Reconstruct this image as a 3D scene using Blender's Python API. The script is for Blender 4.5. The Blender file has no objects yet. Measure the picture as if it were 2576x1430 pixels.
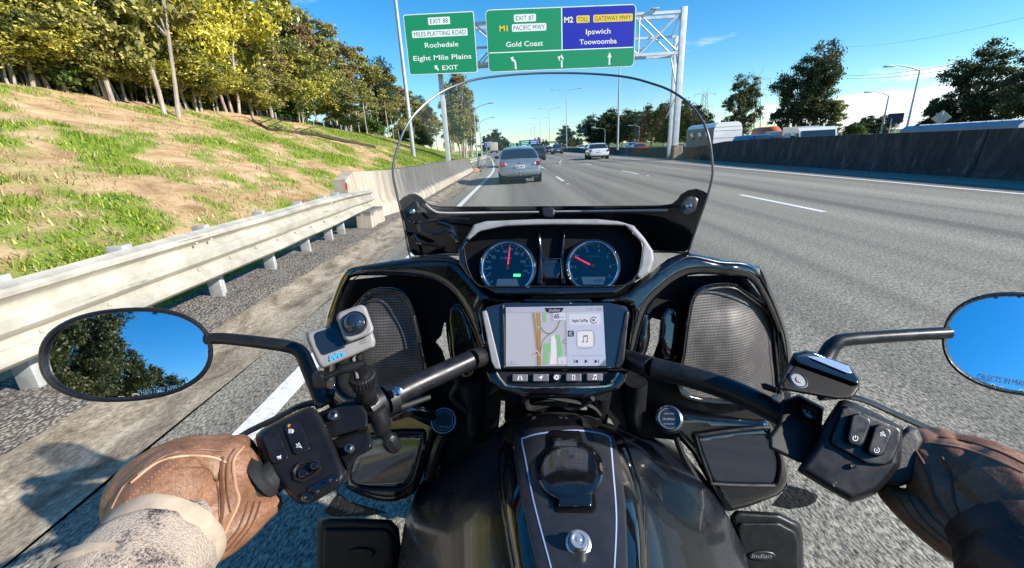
import bpy, bmesh, math, random
import numpy as np
from math import sin, cos, tan, pi, radians, sqrt, atan2
from mathutils import Vector, Matrix, noise, geometry
S = bpy.context.scene
COL = S.collection
random.seed(7)
# ------------------------------------------------------------------ camera
F, CX, CY, CH = 1050., 1288., 715., 1.4          # focal length and centre for a 2576 x 1430 picture
p_, th_, ps_ = radians(17.95), radians(3.0), radians(1.1)
fw = Vector((-sin(ps_)*cos(p_), cos(ps_)*cos(p_), -sin(p_)))
r0 = Vector((cos(ps_), sin(ps_), 0)); u0 = r0.cross(fw)
rt = r0*cos(th_) - u0*sin(th_); up = u0*cos(th_) + r0*sin(th_)
CAM = Vector((0, 0, CH))
cd = bpy.data.cameras.new('camera'); co = bpy.data.objects.new('camera', cd); COL.objects.link(co)
co.matrix_world = Matrix.Translation(CAM) @ Matrix((rt, up, -fw)).transposed().to_4x4()
cd.sensor_width = 36; cd.lens = 36*F/2576; cd.clip_start = .02; cd.clip_end = 6000
S.camera = co
def ray(x, y): return fw + rt*((x-CX)/F) - up*((y-CY)/F)
def W(x, y, d): return CAM + ray(x, y)*d
def atX(x, y, X): v = ray(x, y); return CAM + v*(X/v.x)
def atY(x, y, Y): v = ray(x, y); return CAM + v*(Y/v.y)
def atZ(x, y, z=0): v = ray(x, y); return CAM + v*((z-CH)/v.z)
# ------------------------------------------------------------------ light
SUN = Vector((.82, -.30, .49)).normalized()
sl = bpy.data.lights.new('sun', 'SUN'); sl.energy = 5.0; sl.angle = radians(.53); sl.color = (1, .94, .84)
so = bpy.data.objects.new('sun', sl); COL.objects.link(so)
so.rotation_euler = SUN.to_track_quat('Z', 'Y').to_euler(); so.location = (30, -10, 30)
wd = bpy.data.worlds.new('World'); S.world = wd; wd.use_nodes = True
nt = wd.node_tree; N = nt.nodes; L = nt.links; N.clear()
out = N.new('ShaderNodeOutputWorld'); bg = N.new('ShaderNodeBackground'); bg.inputs['Strength'].default_value = .09
sky = N.new('ShaderNodeTexSky'); sky.sky_type = 'NISHITA'; sky.sun_disc = False
sky.sun_elevation = math.asin(SUN.z); sky.sun_rotation = atan2(SUN.x, SUN.y)
sky.air_density = 1.0; sky.dust_density = .1; sky.ozone_density = 3.0; sky.altitude = 50
hs = N.new('ShaderNodeHueSaturation'); hs.inputs['Saturation'].default_value = 1.32; hs.inputs['Value'].default_value = 1.36
tn = N.new('ShaderNodeMix'); tn.data_type = 'RGBA'; tn.blend_type = 'MULTIPLY'; tn.inputs[0].default_value = 1; tn.inputs[7].default_value = (.90, 1.0, 1.03, 1); L.new(sky.outputs[0], tn.inputs[6]); L.new(tn.outputs[2], hs.inputs['Color'])
tc = N.new('ShaderNodeTexCoord'); mp = N.new('ShaderNodeMapping'); mp.inputs['Scale'].default_value = (3.2, 3.2, 11)
L.new(tc.outputs['Generated'], mp.inputs[0])
nz = N.new('ShaderNodeTexNoise'); nz.inputs['Scale'].default_value = 1.6; nz.inputs['Detail'].default_value = 7; nz.inputs['Roughness'].default_value = .55
L.new(mp.outputs[0], nz.inputs[0])
sx = N.new('ShaderNodeSeparateXYZ'); L.new(tc.outputs['Generated'], sx.inputs[0])
def wmath(op, a, b=None, c=None):
    m = N.new('ShaderNodeMath'); m.operation = op
    for i, v in enumerate((a, b, c)):
        if v is None: continue
        if isinstance(v, (int, float)): m.inputs[i].default_value = v
        else: L.new(v, m.inputs[i])
    return m.outputs[0]
def wramp(v, a, b, o0=0., o1=1.):
    m = N.new('ShaderNodeMapRange'); m.interpolation_type = 'SMOOTHSTEP'
    for k, x in zip(('From Min', 'From Max', 'To Min', 'To Max'), (a, b, o0, o1)): m.inputs[k].default_value = x
    L.new(v, m.inputs['Value']); return m.outputs[0]
low = wmath('MULTIPLY', wramp(sx.outputs[2], 0.05, 0.075, 1, 0), wramp(sx.outputs[0], .40, .60))   # bank low on the right
cl = wramp(wmath('ADD', nz.outputs[0], wmath('MULTIPLY', low, .31)), .62, .76)
wisp = wmath('MULTIPLY', wramp(nz.outputs[0], .66, .80), wramp(sx.outputs[2], .06, .5, .55, .15))
mask = wmath('MAXIMUM', wmath('MULTIPLY', cl, wramp(sx.outputs[2], .16, .22, 1, 0)), wisp)
mask = wmath('MULTIPLY', mask, .8)
mx = N.new('ShaderNodeMix'); mx.data_type = 'RGBA'; L.new(mask, mx.inputs[0]); L.new(hs.outputs[0], mx.inputs[6]); mx.inputs[7].default_value = (9.5, 9.8, 10.4, 1)
L.new(mx.outputs[2], bg.inputs[0]); L.new(bg.outputs[0], out.inputs[0])
S.view_settings.view_transform = 'Standard'; S.view_settings.look = 'None'; S.view_settings.exposure = .68; S.view_settings.gamma = 1
S.render.engine = 'CYCLES'
S.cycles.max_bounces = 8; S.cycles.transparent_max_bounces = 12; S.cycles.caustics_reflective = False; S.cycles.caustics_refractive = False

# ------------------------------------------------------------------ materials
class M:
    """node helper"""
    def __init__(s, name):
        s.m = bpy.data.materials.new(name); s.m.use_nodes = True; s.t = s.m.node_tree; s.b = s.t.nodes['Principled BSDF']; s.out = s.t.nodes['Material Output']
    def n(s, typ, **kw):
        x = s.t.nodes.new(typ)
        for k, v in kw.items():
            if k in x.inputs.keys(): s.set(x.inputs[k], v)
            else: setattr(x, k, v)
        return x
    def set(s, inp, v):
        if hasattr(v, 'bl_idname') or isinstance(v, bpy.types.NodeSocket): s.t.links.new(v, inp)
        else: inp.default_value = (*v, 1) if isinstance(v, tuple) and len(v) == 3 and inp.type == 'RGBA' else v
    def p(s, **kw):
        for k, v in kw.items(): s.set(s.b.inputs[k.replace('_', ' ')], v)
        return s
    def coord(s, kind='Object', scale=(1, 1, 1), rot=(0, 0, 0)):
        a = s.n('ShaderNodeTexCoord'); b = s.n('ShaderNodeMapping'); b.inputs['Scale'].default_value = scale; b.inputs['Rotation'].default_value = rot
        s.t.links.new(a.outputs[kind], b.inputs[0]); return b.outputs[0]
    def noise(s, v, scale, detail=4, rough=.55, dist=0):
        x = s.n('ShaderNodeTexNoise', Scale=scale, Detail=detail, Roughness=rough, Distortion=dist); s.t.links.new(v, x.inputs['Vector']); return x.outputs[0]
    def vor(s, v, scale, feature='F1', out='Distance'):
        x = s.n('ShaderNodeTexVoronoi', feature=feature); x.inputs['Scale'].default_value = scale; s.t.links.new(v, x.inputs['Vector']); return x.outputs[out]
    def ramp(s, v, stops):
        x = s.n('ShaderNodeValToRGB'); cr = x.color_ramp
        while len(cr.elements) < len(stops): cr.elements.new(.5)
        for e, (pos, c) in zip(cr.elements, stops): e.position = pos; e.color = (*c, 1) if isinstance(c, tuple) else (c, c, c, 1)
        s.t.links.new(v, x.inputs[0]); return x.outputs[0]
    def mix(s, f, a, b, mode='MIX'):
        x = s.n('ShaderNodeMix', data_type='RGBA', blend_type=mode)
        for i, v in ((0, f), (6, a), (7, b)):
            s.set(x.inputs[i], v)
        return x.outputs[2]
    def math(s, op, a, b=0.):
        x = s.n('ShaderNodeMath', operation=op); s.set(x.inputs[0], a); s.set(x.inputs[1], b); return x.outputs[0]
    def rng(s, v, a, b, c=0., d=1.):
        x = s.n('ShaderNodeMapRange', interpolation_type='SMOOTHSTEP'); s.t.links.new(v, x.inputs[0])
        for i, q in enumerate((a, b, c, d)): x.inputs[i+1].default_value = q
        return x.outputs[0]
    def bump(s, h, strength=.3, dist=.01):
        x = s.n('ShaderNodeBump', Strength=strength, Distance=dist); s.t.links.new(h, x.inputs['Height']); s.t.links.new(x.outputs[0], s.b.inputs['Normal']); return s
def simple(name, c, rough=.5, metal=0, coat=0, var=0, vs=8, bump=0, bs=60, emit=0, bd=.002):
    m = M(name); m.p(Roughness=rough, Metallic=metal)
    if var:
        v = m.noise(m.coord(), vs, 5, .6)
        m.p(Base_Color=m.ramp(v, [(.3, tuple(x*(1-var) for x in c)), (.7, tuple(min(1, x*(1+var)) for x in c))]))
        m.p(Roughness=m.rng(v, .25, .75, max(.02, rough-.08), min(1, rough+.1)))
    else: m.p(Base_Color=c)
    if coat: m.p(Coat_Weight=coat, Coat_Roughness=.03)
    if bump: m.bump(m.noise(m.coord(), bs, 3), bump, bd)
    if emit: m.p(Emission_Color=c, Emission_Strength=emit)
    return m.m
MT = {}
MT['gloss'] = simple('gloss_black_paint', (.006, .006, .007), .07, 0, 1, .25, 30)
MT['dark'] = simple('black_moulded_plastic', (.012, .012, .014), .38, var=.3, vs=40, bump=.12, bs=500, bd=.0004); MT['dark'].node_tree.nodes['Principled BSDF'].inputs['Specular IOR Level'].default_value = .3
MT['satin'] = simple('satin_black_metal', (.013, .013, .015), .36, .1, var=.3, vs=60)
MT['rubber'] = simple('grip_rubber', (.02, .02, .022), .6, bump=.3, bs=260)
MT['void'] = simple('black_inner_plastic', (.003, .003, .004), .6, var=.4, vs=20); MT['void'].node_tree.nodes['Principled BSDF'].inputs['Specular IOR Level'].default_value = .18
MT['chrome'] = simple('worn_chrome', (.55, .55, .58), .16, 1, var=.2, vs=60)
MT['grey_trim'] = simple('grey_soft_trim', (.26, .26, .27), .5, var=.15, vs=40, bump=.1, bs=400)
MT['white'] = simple('white_marking', (.8, .8, .82), .5)
MT['steel'] = simple('bolt_steel', (.2, .2, .21), .28, .9)
MT['mirror'] = simple('mirror_glass', (.93, .95, 1), .0, 1)
MT['screen_glass'] = simple('dark_screen_glass', (.012, .018, .03), .04, 0, 1)
def sheer(name, tint, gloss=.05, alpha=.9, rough=.0):
    m = M(name); t = m.t; t.nodes.remove(m.b)
    tr = m.n('ShaderNodeBsdfTransparent'); tr.inputs[0].default_value = (*tint, 1)
    gl = m.n('ShaderNodeBsdfGlossy'); gl.inputs['Roughness'].default_value = rough
    fr = m.n('ShaderNodeFresnel'); fr.inputs[0].default_value = 1.35
    mx = m.n('ShaderNodeMixShader'); t.links.new(m.math('MULTIPLY', fr.outputs[0], gloss), mx.inputs[0]); t.links.new(tr.outputs[0], mx.inputs[1]); t.links.new(gl.outputs[0], mx.inputs[2]); t.links.new(mx.outputs[0], m.out.inputs[0]); return m.m
MT['shield'] = sheer('clear_polycarbonate', (.93, .94, .95), .7)
MT['smoke'] = sheer('smoked_polycarbonate', (.28, .3, .33), .9)
MT['gauge_glass'] = sheer('gauge_glass', (.9, .92, .95), 3.2)
MT['carglass'] = simple('car_window_glass', (.02, .03, .035), .04, 0, 1)
# ------------------------------------------------------------------ mesh builder
class MB:
    def __init__(s): s.v = []; s.f = []; s.uv = None
    def add(s, vs, fs):
        o = len(s.v); s.v += [Vector(v) for v in vs]; s.f += [[i+o for i in f] for f in fs]; return s
    def box(s, c, size, rot=None, taper=1., bevel=0.):
        x, y, z = (a/2 for a in size); c = Vector(c)
        if bevel:
            bm = bmesh.new(); bmesh.ops.create_cube(bm, size=1)
            for v in bm.verts: v.co = Vector((v.co.x*2*x, v.co.y*2*y, v.co.z*2*z)); 
            bmesh.ops.bevel(bm, geom=bm.edges[:], offset=bevel, segments=2, affect='EDGES', profile=.6)
            vs = [v.co.copy() for v in bm.verts]; fs = [[w.index for w in f.verts] for f in bm.faces]; bm.free()
        else:
            vs = [Vector((a*x*(taper if q > 0 else 1), b*y*(taper if q > 0 else 1), q*z)) for q in (-1, 1) for a, b in ((-1, -1), (1, -1), (1, 1), (-1, 1))]
            fs = [[3, 2, 1, 0], [4, 5, 6, 7], [0, 1, 5, 4], [1, 2, 6, 5], [2, 3, 7, 6], [3, 0, 4, 7]]
        if rot is not None: vs = [rot @ v for v in vs]
        return s.add([c+v for v in vs], fs)
    def tube(s, pts, rad, n=10, cap=True, flat=1.):
        pts = [Vector(p) for p in pts]; k = len(pts); rad = [rad]*k if isinstance(rad, (int, float)) else rad
        t0 = (pts[1]-pts[0]).normalized(); ref = Vector((0, 0, 1)) if abs(t0.z) < .9 else Vector((1, 0, 0)); a = t0.cross(ref).normalized(); vs = []; fs = []
        for i, p in enumerate(pts):
            t = (pts[min(i+1, k-1)]-pts[max(i-1, 0)]).normalized(); a = (a-t*a.dot(t)).normalized(); b = t.cross(a)
            for j in range(n): q = 2*pi*j/n; vs.append(p+(a*cos(q)+b*sin(q)*flat)*rad[i])
        for i in range(k-1):
            for j in range(n): fs.append([i*n+j, i*n+(j+1) % n, (i+1)*n+(j+1) % n, (i+1)*n+j])
        if cap: fs.append(list(range(n))[::-1]); fs.append([(k-1)*n+j for j in range(n)])
        return s.add(vs, fs)
    def prism(s, poly, fn, h0, h1):
        n = len(poly); vs = [fn(x, y, h) for h in (h0, h1) for x, y in poly]
        return s.add(vs, [list(range(n))[::-1], [n+i for i in range(n)]]+[[i, (i+1) % n, n+(i+1) % n, n+i] for i in range(n)])
    def grid(s, rows, closed=False, thick=None):
        r = len(rows); c = len(rows[0]); vs = [v for row in rows for v in row]; cc = c if closed else c-1
        return s.add(vs, [[i*c+j, i*c+(j+1) % c, (i+1)*c+(j+1) % c, (i+1)*c+j] for i in range(r-1) for j in range(cc)])
    def lathe(s, c, axis, prof, n=24):
        c = Vector(c); ax = Vector(axis).normalized(); a = ax.orthogonal().normalized(); b = ax.cross(a); k = len(prof)
        vs = [c+ax*h+(a*cos(2*pi*j/n)+b*sin(2*pi*j/n))*r for r, h in prof for j in range(n)]
        fs = [[i*n+j, i*n+(j+1) % n, (i+1)*n+(j+1) % n, (i+1)*n+j] for i in range(k-1) for j in range(n)]
        fs.append(list(range(n))[::-1]); fs.append([(k-1)*n+j for j in range(n)])
        return s.add(vs, fs)
def wloc(o):
    v = Vector((0, 0, 0))
    while o is not None: v += o.location; o = o.parent
    return v
def part(name, mb, mat, parent=None, label=None, sharp=38, local=False, smooth=True):
    off = Vector((0, 0, 0)) if (local or parent is None) else wloc(parent)
    me = bpy.data.meshes.new(name); me.from_pydata([v-off for v in mb.v], [], mb.f); me.validate(); me.update()
    bm = bmesh.new(); bm.from_mesh(me); bmesh.ops.recalc_face_normals(bm, faces=bm.faces); bm.to_mesh(me); bm.free()
    if smooth:
        me.shade_smooth(); me.set_sharp_from_angle(angle=radians(sharp))
    if mat: me.materials.append(MT[mat] if isinstance(mat, str) else mat)
    o = bpy.data.objects.new(name, me); COL.objects.link(o); o.parent = parent
    if label: o['label'] = label
    return o
def tag(o, label, cat, group=None):
    o['label'] = label; o['category'] = cat
    if group: o['group'] = group
    return o
def thing(name, label, cat, loc=(0, 0, 0), group=None, rz=0):
    o = bpy.data.objects.new(name, None); COL.objects.link(o); o.location = loc; o.rotation_euler = (0, 0, rz); o.empty_display_size = .1
    return tag(o, label, cat, group)
def kids(o): return [c for c in COL.objects if c.parent == o]
def dup(o, loc, rz=0, label=None, sc=None, group=None):
    ch = {}
    for c in COL.objects:
        if c.parent: ch.setdefault(c.parent.name, []).append(c)
    def cp(a, par):
        c = a.copy(); COL.objects.link(c); c.parent = par
        for k in ch.get(a.name, []): cp(k, c)
        return c
    r = cp(o, None); r.location = loc; r.rotation_euler = (0, 0, rz)
    if sc: r.scale = (sc, sc, sc) if isinstance(sc, (int, float)) else sc
    if label: r['label'] = label
    if group: r['group'] = group
    return r
def struct(name, mb, mat, kind='structure', **kw):
    o = part(name, mb, mat, **kw); o['kind'] = kind; return o
def cat(pts, n=6, closed=False):
    """catmull-rom through points (tuples of any length)"""
    P = [np.array(p, float) for p in pts]; k = len(P); o = []
    for i in range(k if closed else k-1):
        a, b, c, d = (P[(i-1) % k], P[i], P[(i+1) % k], P[(i+2) % k]) if closed else (P[max(i-1, 0)], P[i], P[i+1], P[min(i+2, k-1)])
        for j in range(n):
            t = j/n; o.append(.5*((2*b)+(c-a)*t+(2*a-5*b+4*c-d)*t*t+(3*b-a-3*c+d)*t**3))
    if not closed: o.append(P[-1])
    return o
def inpoly(x, y, P):
    c = False; n = len(P); j = n-1
    for i in range(n):
        if (P[i][1] > y) != (P[j][1] > y) and x < (P[j][0]-P[i][0])*(y-P[i][1])/(P[j][1]-P[i][1])+P[i][0]: c = not c
        j = i
    return c
def edist(x, y, loops):
    best = 1e9
    for P in loops:
        A = np.array(P); B = np.roll(A, -1, 0); q = np.array((x, y)); d = B-A; t = np.clip(((q-A)*d).sum(1)/((d*d).sum(1)+1e-9), 0, 1)
        best = min(best, np.sqrt((((A+d*t[:, None])-q)**2).sum(1)).min())
    return best
def shell(outline, dfun, thick=.01, mat='gloss', name='panel', parent=None, holes=(), rnd=0, rd=.004, step=9, smooth=0, back=True, label=None, sharp=50, mb=None):
    """moulded panel: outline (in picture units) laid on the surface of distance dfun, rounded over its edge, with thickness and a back"""
    if isinstance(dfun, (int, float)): dv = dfun; dfun = lambda x, y: dv
    if smooth: outline = [tuple(q) for q in cat(outline, smooth, True)]
    loops = [outline]+list(holes); pts = []; edges = []; E = []
    for P in loops:
        o = len(pts); k = 0
        for i in range(len(P)):
            a = np.array(P[i][:2], float); b = np.array(P[(i+1) % len(P)][:2], float); m = max(1, int(np.hypot(*(b-a))/step))
            for j in range(m): pts.append(tuple(a+(b-a)*j/m)); k += 1
        E.append((o, k)); edges += [(o+i, o+(i+1) % k) for i in range(k)]
    nb = len(pts); xs = [q[0] for q in outline]; ys = [q[1] for q in outline]
    y = min(ys)+step/2
    while y < max(ys):
        x = min(xs)+step/2
        while x < max(xs):
            if inpoly(x, y, outline) and not any(inpoly(x, y, h) for h in holes) and edist(x, y, loops) > step*.45: pts.append((x, y))
            x += step
        y += step
    if rnd:
        A_ = np.array(pts[:nb]); keep = [q for q in pts[nb:] if edist(q[0], q[1], loops) > rnd*1.02+step*.3]; pts = pts[:nb]
        for o, k in E:                     # inset rings for an even rounded edge
            Q = A_[o:o+k]; T = np.roll(Q, -1, 0)-np.roll(Q, 1, 0); T /= np.linalg.norm(T, axis=1)[:, None]+1e-9; Nn = np.stack([-T[:, 1], T[:, 0]], 1); sg = 0
            for i in range(0, k, max(1, k//12)):
                a_ = Q[i]+Nn[i]*1.5; ins = inpoly(a_[0], a_[1], outline) and not any(inpoly(a_[0], a_[1], h) for h in holes); sg += 1 if ins else -1
            Nn = Nn*(1 if sg > 0 else -1)
            for fr in (.13, .36, .66, 1.0):
                e = rnd*fr; sk = 1 if e > step*.25 or k < 60 else 1
                for i in range(0, k, sk):
                    a_ = Q[i]+Nn[i]*e
                    if inpoly(a_[0], a_[1], outline) and not any(inpoly(a_[0], a_[1], h) for h in holes) and edist(a_[0], a_[1], loops) > e*.93: pts.append((float(a_[0]), float(a_[1])))
        pts += keep
    res = geometry.delaunay_2d_cdt([Vector(q) for q in pts], edges, [], 0, 1e-4)
    vs = [(v.x, v.y) for v in res[0]]; tri = [t for t in res[2] if len(t) == 3]
    def ok(t):
        cx = sum(vs[i][0] for i in t)/3; cy = sum(vs[i][1] for i in t)/3
        return inpoly(cx, cy, outline) and not any(inpoly(cx, cy, h) for h in holes)
    tri = [list(t) for t in tri if ok(t)]
    orig = res[3]; isb = {i for i, l in enumerate(orig) if any(k < nb for k in l)}
    P3 = []
    for i, (x, y) in enumerate(vs):
        d = dfun(x, y)
        if rnd:
            e = 0 if i in isb else edist(x, y, loops)
            if e < rnd: d += rd*(1-sqrt(max(0, 1-(1-e/rnd)**2)))
        P3.append(W(x, y, d))
    B3 = [W(x, y, dfun(x, y)+thick) for x, y in vs]
    n = len(vs); fs = [t for t in tri]
    if back: fs += [[n+i for i in reversed(t)] for t in tri]
    cnt = {}
    for t in tri:
        for a, b in ((t[0], t[1]), (t[1], t[2]), (t[2], t[0])):
            cnt[(a, b)] = 1
    if back: fs += [[b, a, n+a, n+b] for (a, b) in cnt if (b, a) not in cnt]
    g = mb or MB(); g.add(P3+(B3 if back else []), fs)
    return g if mb is not None else part(name, g, mat, parent, label, sharp)
def ell(cx, cy, rx, ry=None, rot=0, n=28, pw=2.):
    ry = ry or rx; c, s_ = cos(radians(rot)), sin(radians(rot)); o = []
    for i in range(n):
        q = 2*pi*i/n; a = math.copysign(abs(cos(q))**(2/pw), cos(q))*rx; b = math.copysign(abs(sin(q))**(2/pw), sin(q))*ry
        o.append((cx+a*c-b*s_, cy+a*s_+b*c))
    return o
def rrect(cx, cy, w, h, r, rot=0, n=4):
    c, s_ = cos(radians(rot)), sin(radians(rot)); o = []
    for sx_, sy_, q0 in ((1, -1, -90), (1, 1, 0), (-1, 1, 90), (-1, -1, 180)):
        for i in range(n+1):
            q = radians(q0+90*i/n); a = sx_*(w/2-r)+r*cos(q); b = sy_*(h/2-r)+r*sin(q); o.append((cx+a*c-b*s_, cy+a*s_+b*c))
    return o
_tx = {}
def text2d(s, bold=0.):
    k = (s, bold)
    if k not in _tx:
        cu = bpy.data.curves.new('t', 'FONT'); cu.body = s; cu.resolution_u = 3; cu.offset = bold; o = bpy.data.objects.new('t', cu); COL.objects.link(o)
        dg = bpy.context.evaluated_depsgraph_get(); dg.update(); me = bpy.data.meshes.new_from_object(o.evaluated_get(dg))
        vs = [(v.co.x, v.co.y) for v in me.vertices]; fs = [list(q.vertices) for q in me.polygons]
        bpy.data.objects.remove(o); bpy.data.curves.remove(cu); bpy.data.meshes.remove(me)
        x0 = min(v[0] for v in vs); x1 = max(v[0] for v in vs); y0 = 0; y1 = .7
        _tx[k] = ([((x-(x0+x1)/2)/(x1-x0), (y-.35)/.7) for x, y in vs], fs, (x1-x0)/.7)
    return _tx[k]
def text(mb, s, fn, cx, cy, h, w=None, rot=0, shear=0, bold=0.):
    """lettering: cap height h, overall width w, in the plane units of fn(x, y) (y downwards)"""
    vs, fs, asp = text2d(s, bold); w = w or h*asp; c, s_ = cos(radians(rot)), sin(radians(rot))
    return mb.add([fn(cx+(x*w+y*h*shear)*c+y*h*s_, cy+(x*w+y*h*shear)*s_-y*h*c) for x, y in vs], fs)
def flat(mb, poly, fn):
    vs = [fn(x, y) for x, y in poly]; tr = geometry.tessellate_polygon([[Vector((x, y, 0)) for x, y in poly]])
    return mb.add(vs, [list(t) for t in tr])
def strip(mb, pts, w, fn):
    """a flat line of width w through 2-D points"""
    P = [np.array(q, float) for q in pts]; vs = []
    for i, q in enumerate(P):
        t = P[min(i+1, len(P)-1)]-P[max(i-1, 0)]; t = t/np.hypot(*t); nrm = np.array((-t[1], t[0]))*(w/2 if not isinstance(w, list) else w[i]/2)
        vs += [fn(*(q+nrm)), fn(*(q-nrm))]
    return mb.add(vs, [[2*i, 2*i+1, 2*i+3, 2*i+2] for i in range(len(P)-1)])
# ================================================================== SETTING
def lerp(v, tab):
    for (a, p), (b, q) in zip(tab, tab[1:]):
        if v <= b: return p+(q-p)*max(0, (v-a))/(b-a)
    return tab[-1][1]
m = M('asphalt'); v = m.coord(scale=(1, .35, 1)); vb = m.coord(scale=(.62, .012, 1))
band = m.noise(vb, 1.6, 3, .5); fine = m.noise(v, 95, 2, .8); fine2 = m.noise(v, 30, 3, .8); spk = m.vor(v, 60)
c = m.ramp(band, [(.35, (.092, .085, .077)), (.5, (.158, .148, .128)), (.66, (.205, .193, .165))])
c = m.mix(m.rng(fine, .28, .72), m.mix(1., c, (.10, .10, .11), 'MULTIPLY'), m.mix(1., c, (2.2, 2.16, 2.02), 'MULTIPLY'))
c = m.mix(m.rng(fine2, .35, .65, 0, .9), c, m.mix(1., c, (1.6, 1.58, 1.5), 'MULTIPLY'))
c = m.mix(m.rng(spk, .0, .16, .55, 0), c, (.42, .4, .36))
m.p(Base_Color=c, Roughness=.82); m.bump(fine, .6, .006); MT['asphalt'] = m.m
m = M('gutter_concrete'); v = m.coord(scale=(1.7, .75, 1)); a = m.noise(v, 3.2, 8, .65, .6); b = m.noise(m.coord(scale=(1, .6, 1)), 55, 5, .75)
c = m.ramp(a, [(.28, (.10, .08, .06)), (.42, (.27, .22, .155)), (.54, (.44, .37, .27)), (.7, (.62, .54, .41))])
m.p(Base_Color=m.mix(m.rng(b, .35, .65), m.mix(1., c, (.5, .48, .45), 'MULTIPLY'), c), Roughness=.9); m.bump(b, .4, .006); MT['gutter'] = m.m
m = M('gravel'); v = m.coord(); w = m.vor(v, 48, out='Color'); d = m.vor(v, 48)
hv = m.n('ShaderNodeSeparateColor'); m.t.links.new(w, hv.inputs[0])
c = m.ramp(hv.outputs[0], [(.1, (.10, .08, .065)), (.4, (.24, .19, .15)), (.65, (.36, .30, .24)), (.9, (.52, .46, .39))])
c = m.mix(m.rng(m.noise(v, 2.2, 7, .7), .42, .6, 0, .9), c, (.42, .36, .28)); c = m.mix(m.rng(m.noise(v, 1.1, 4), .6, .7, 0, .7), c, (.42, .22, .12)); m.p(Base_Color=m.mix(m.rng(d, .3, .65, 0, .8), c, (.05, .045, .04)), Roughness=.95); m.bump(d, .8, .02); MT['gravel'] = m.m
m = M('embankment_soil'); v = m.coord(); at = m.n('ShaderNodeAttribute', attribute_name='grass'); g = at.outputs['Fac']
st = m.noise(m.coord(scale=(.6, .6, 2.0), rot=(0, 0, .5)), 2.2, 8, .62, .7); fn_ = m.noise(v, 22, 5, .7); md = m.noise(v, 5, 5, .65)
soil = m.ramp(st, [(.3, (.27, .15, .065)), (.45, (.49, .305, .15)), (.6, (.66, .45, .25)), (.75, (.78, .59, .37))])
straw = m.ramp(fn_, [(.3, (.24, .18, .07)), (.55, (.50, .41, .17)), (.75, (.70, .60, .30))])
green = m.ramp(fn_, [(.28, (.04, .075, .01)), (.5, (.17, .27, .015)), (.75, (.42, .52, .04))])
c = m.mix(m.rng(m.math('ADD', md, m.math('MULTIPLY', g, .38)), .63, .77), soil, straw); c = m.mix(m.rng(m.math('ADD', g, m.math('MULTIPLY', fn_, .5)), .58, .85), c, green)
m.p(Base_Color=c, Roughness=1.); m.bump(fn_, .9, .05); MT['soil'] = m.m
m = M('grass_ground'); v = m.coord(); c = m.ramp(m.noise(v, .25, 8, .7), [(.3, (.05, .09, .02)), (.55, (.13, .17, .04)), (.75, (.28, .26, .10))]); m.p(Base_Color=c, Roughness=1.); MT['grassg'] = m.m
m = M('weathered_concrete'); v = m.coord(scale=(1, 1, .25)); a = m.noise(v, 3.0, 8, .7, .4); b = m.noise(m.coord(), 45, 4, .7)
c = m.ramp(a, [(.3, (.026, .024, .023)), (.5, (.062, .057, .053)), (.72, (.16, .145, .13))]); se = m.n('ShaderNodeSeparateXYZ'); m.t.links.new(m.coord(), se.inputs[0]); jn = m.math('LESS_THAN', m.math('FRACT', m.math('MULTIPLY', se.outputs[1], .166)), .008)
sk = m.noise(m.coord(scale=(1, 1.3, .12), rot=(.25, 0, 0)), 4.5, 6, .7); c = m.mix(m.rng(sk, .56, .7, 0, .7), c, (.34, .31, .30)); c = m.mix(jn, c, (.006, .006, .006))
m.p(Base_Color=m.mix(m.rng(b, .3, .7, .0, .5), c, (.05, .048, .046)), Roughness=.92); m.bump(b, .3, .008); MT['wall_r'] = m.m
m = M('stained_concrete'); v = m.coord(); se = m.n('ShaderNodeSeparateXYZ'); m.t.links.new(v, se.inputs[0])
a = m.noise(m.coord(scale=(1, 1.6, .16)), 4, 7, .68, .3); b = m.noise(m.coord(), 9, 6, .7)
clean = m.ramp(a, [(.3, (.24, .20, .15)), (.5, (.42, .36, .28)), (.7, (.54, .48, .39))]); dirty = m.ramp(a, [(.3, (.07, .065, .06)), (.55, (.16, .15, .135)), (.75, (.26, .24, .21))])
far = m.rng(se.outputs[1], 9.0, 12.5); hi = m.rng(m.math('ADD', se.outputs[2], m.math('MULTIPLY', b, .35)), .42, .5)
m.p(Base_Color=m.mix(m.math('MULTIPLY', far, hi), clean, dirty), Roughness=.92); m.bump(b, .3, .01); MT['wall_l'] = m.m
MT['paint_white'] = simple('road_paint', (.74, .73, .68), .7, var=.3, vs=22, bump=.25, bs=120)
m = M('galvanised_rail'); v = m.coord(scale=(1, .22, 5)); a = m.noise(v, 5, 8, .7, .5); b = m.noise(m.coord(), 2.5, 6, .7)
c = m.ramp(b, [(.3, (.33, .305, .255)), (.5, (.46, .425, .35)), (.7, (.58, .54, .45))]); c = m.mix(m.rng(a, .6, .68, 0, .75), c, (.13, .125, .12)); c = m.mix(m.rng(m.noise(m.coord(scale=(1, .5, 2)), 14, 6, .75), .62, .7, 0, .6), c, (.30, .20, .12))
m.p(Base_Color=c, Roughness=m.rng(b, .3, .7, .4, .65), Metallic=.15); m.bump(m.noise(m.coord(scale=(1, .6, 1)), 9, 3), .12, .02); MT['galv'] = m.m
MT['galv_dark'] = simple('galvanised_post', (.50, .51, .50), .55, .2, var=.25, vs=7)
MT['white_steel'] = simple('galvanised_gantry_steel', (.66, .68, .70), .45, .2, var=.12, vs=2)
MT['lampsteel'] = simple('lamp_post_steel', (.42, .45, .47), .5, .2, var=.15, vs=1)
m = M('bark_pale'); v = m.coord(scale=(1, 1, .25)); m.p(Base_Color=m.ramp(m.noise(v, 5, 6, .65), [(.3, (.13, .10, .075)), (.5, (.36, .31, .25)), (.7, (.62, .56, .48))]), Roughness=.9); MT['bark'] = m.m
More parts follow.
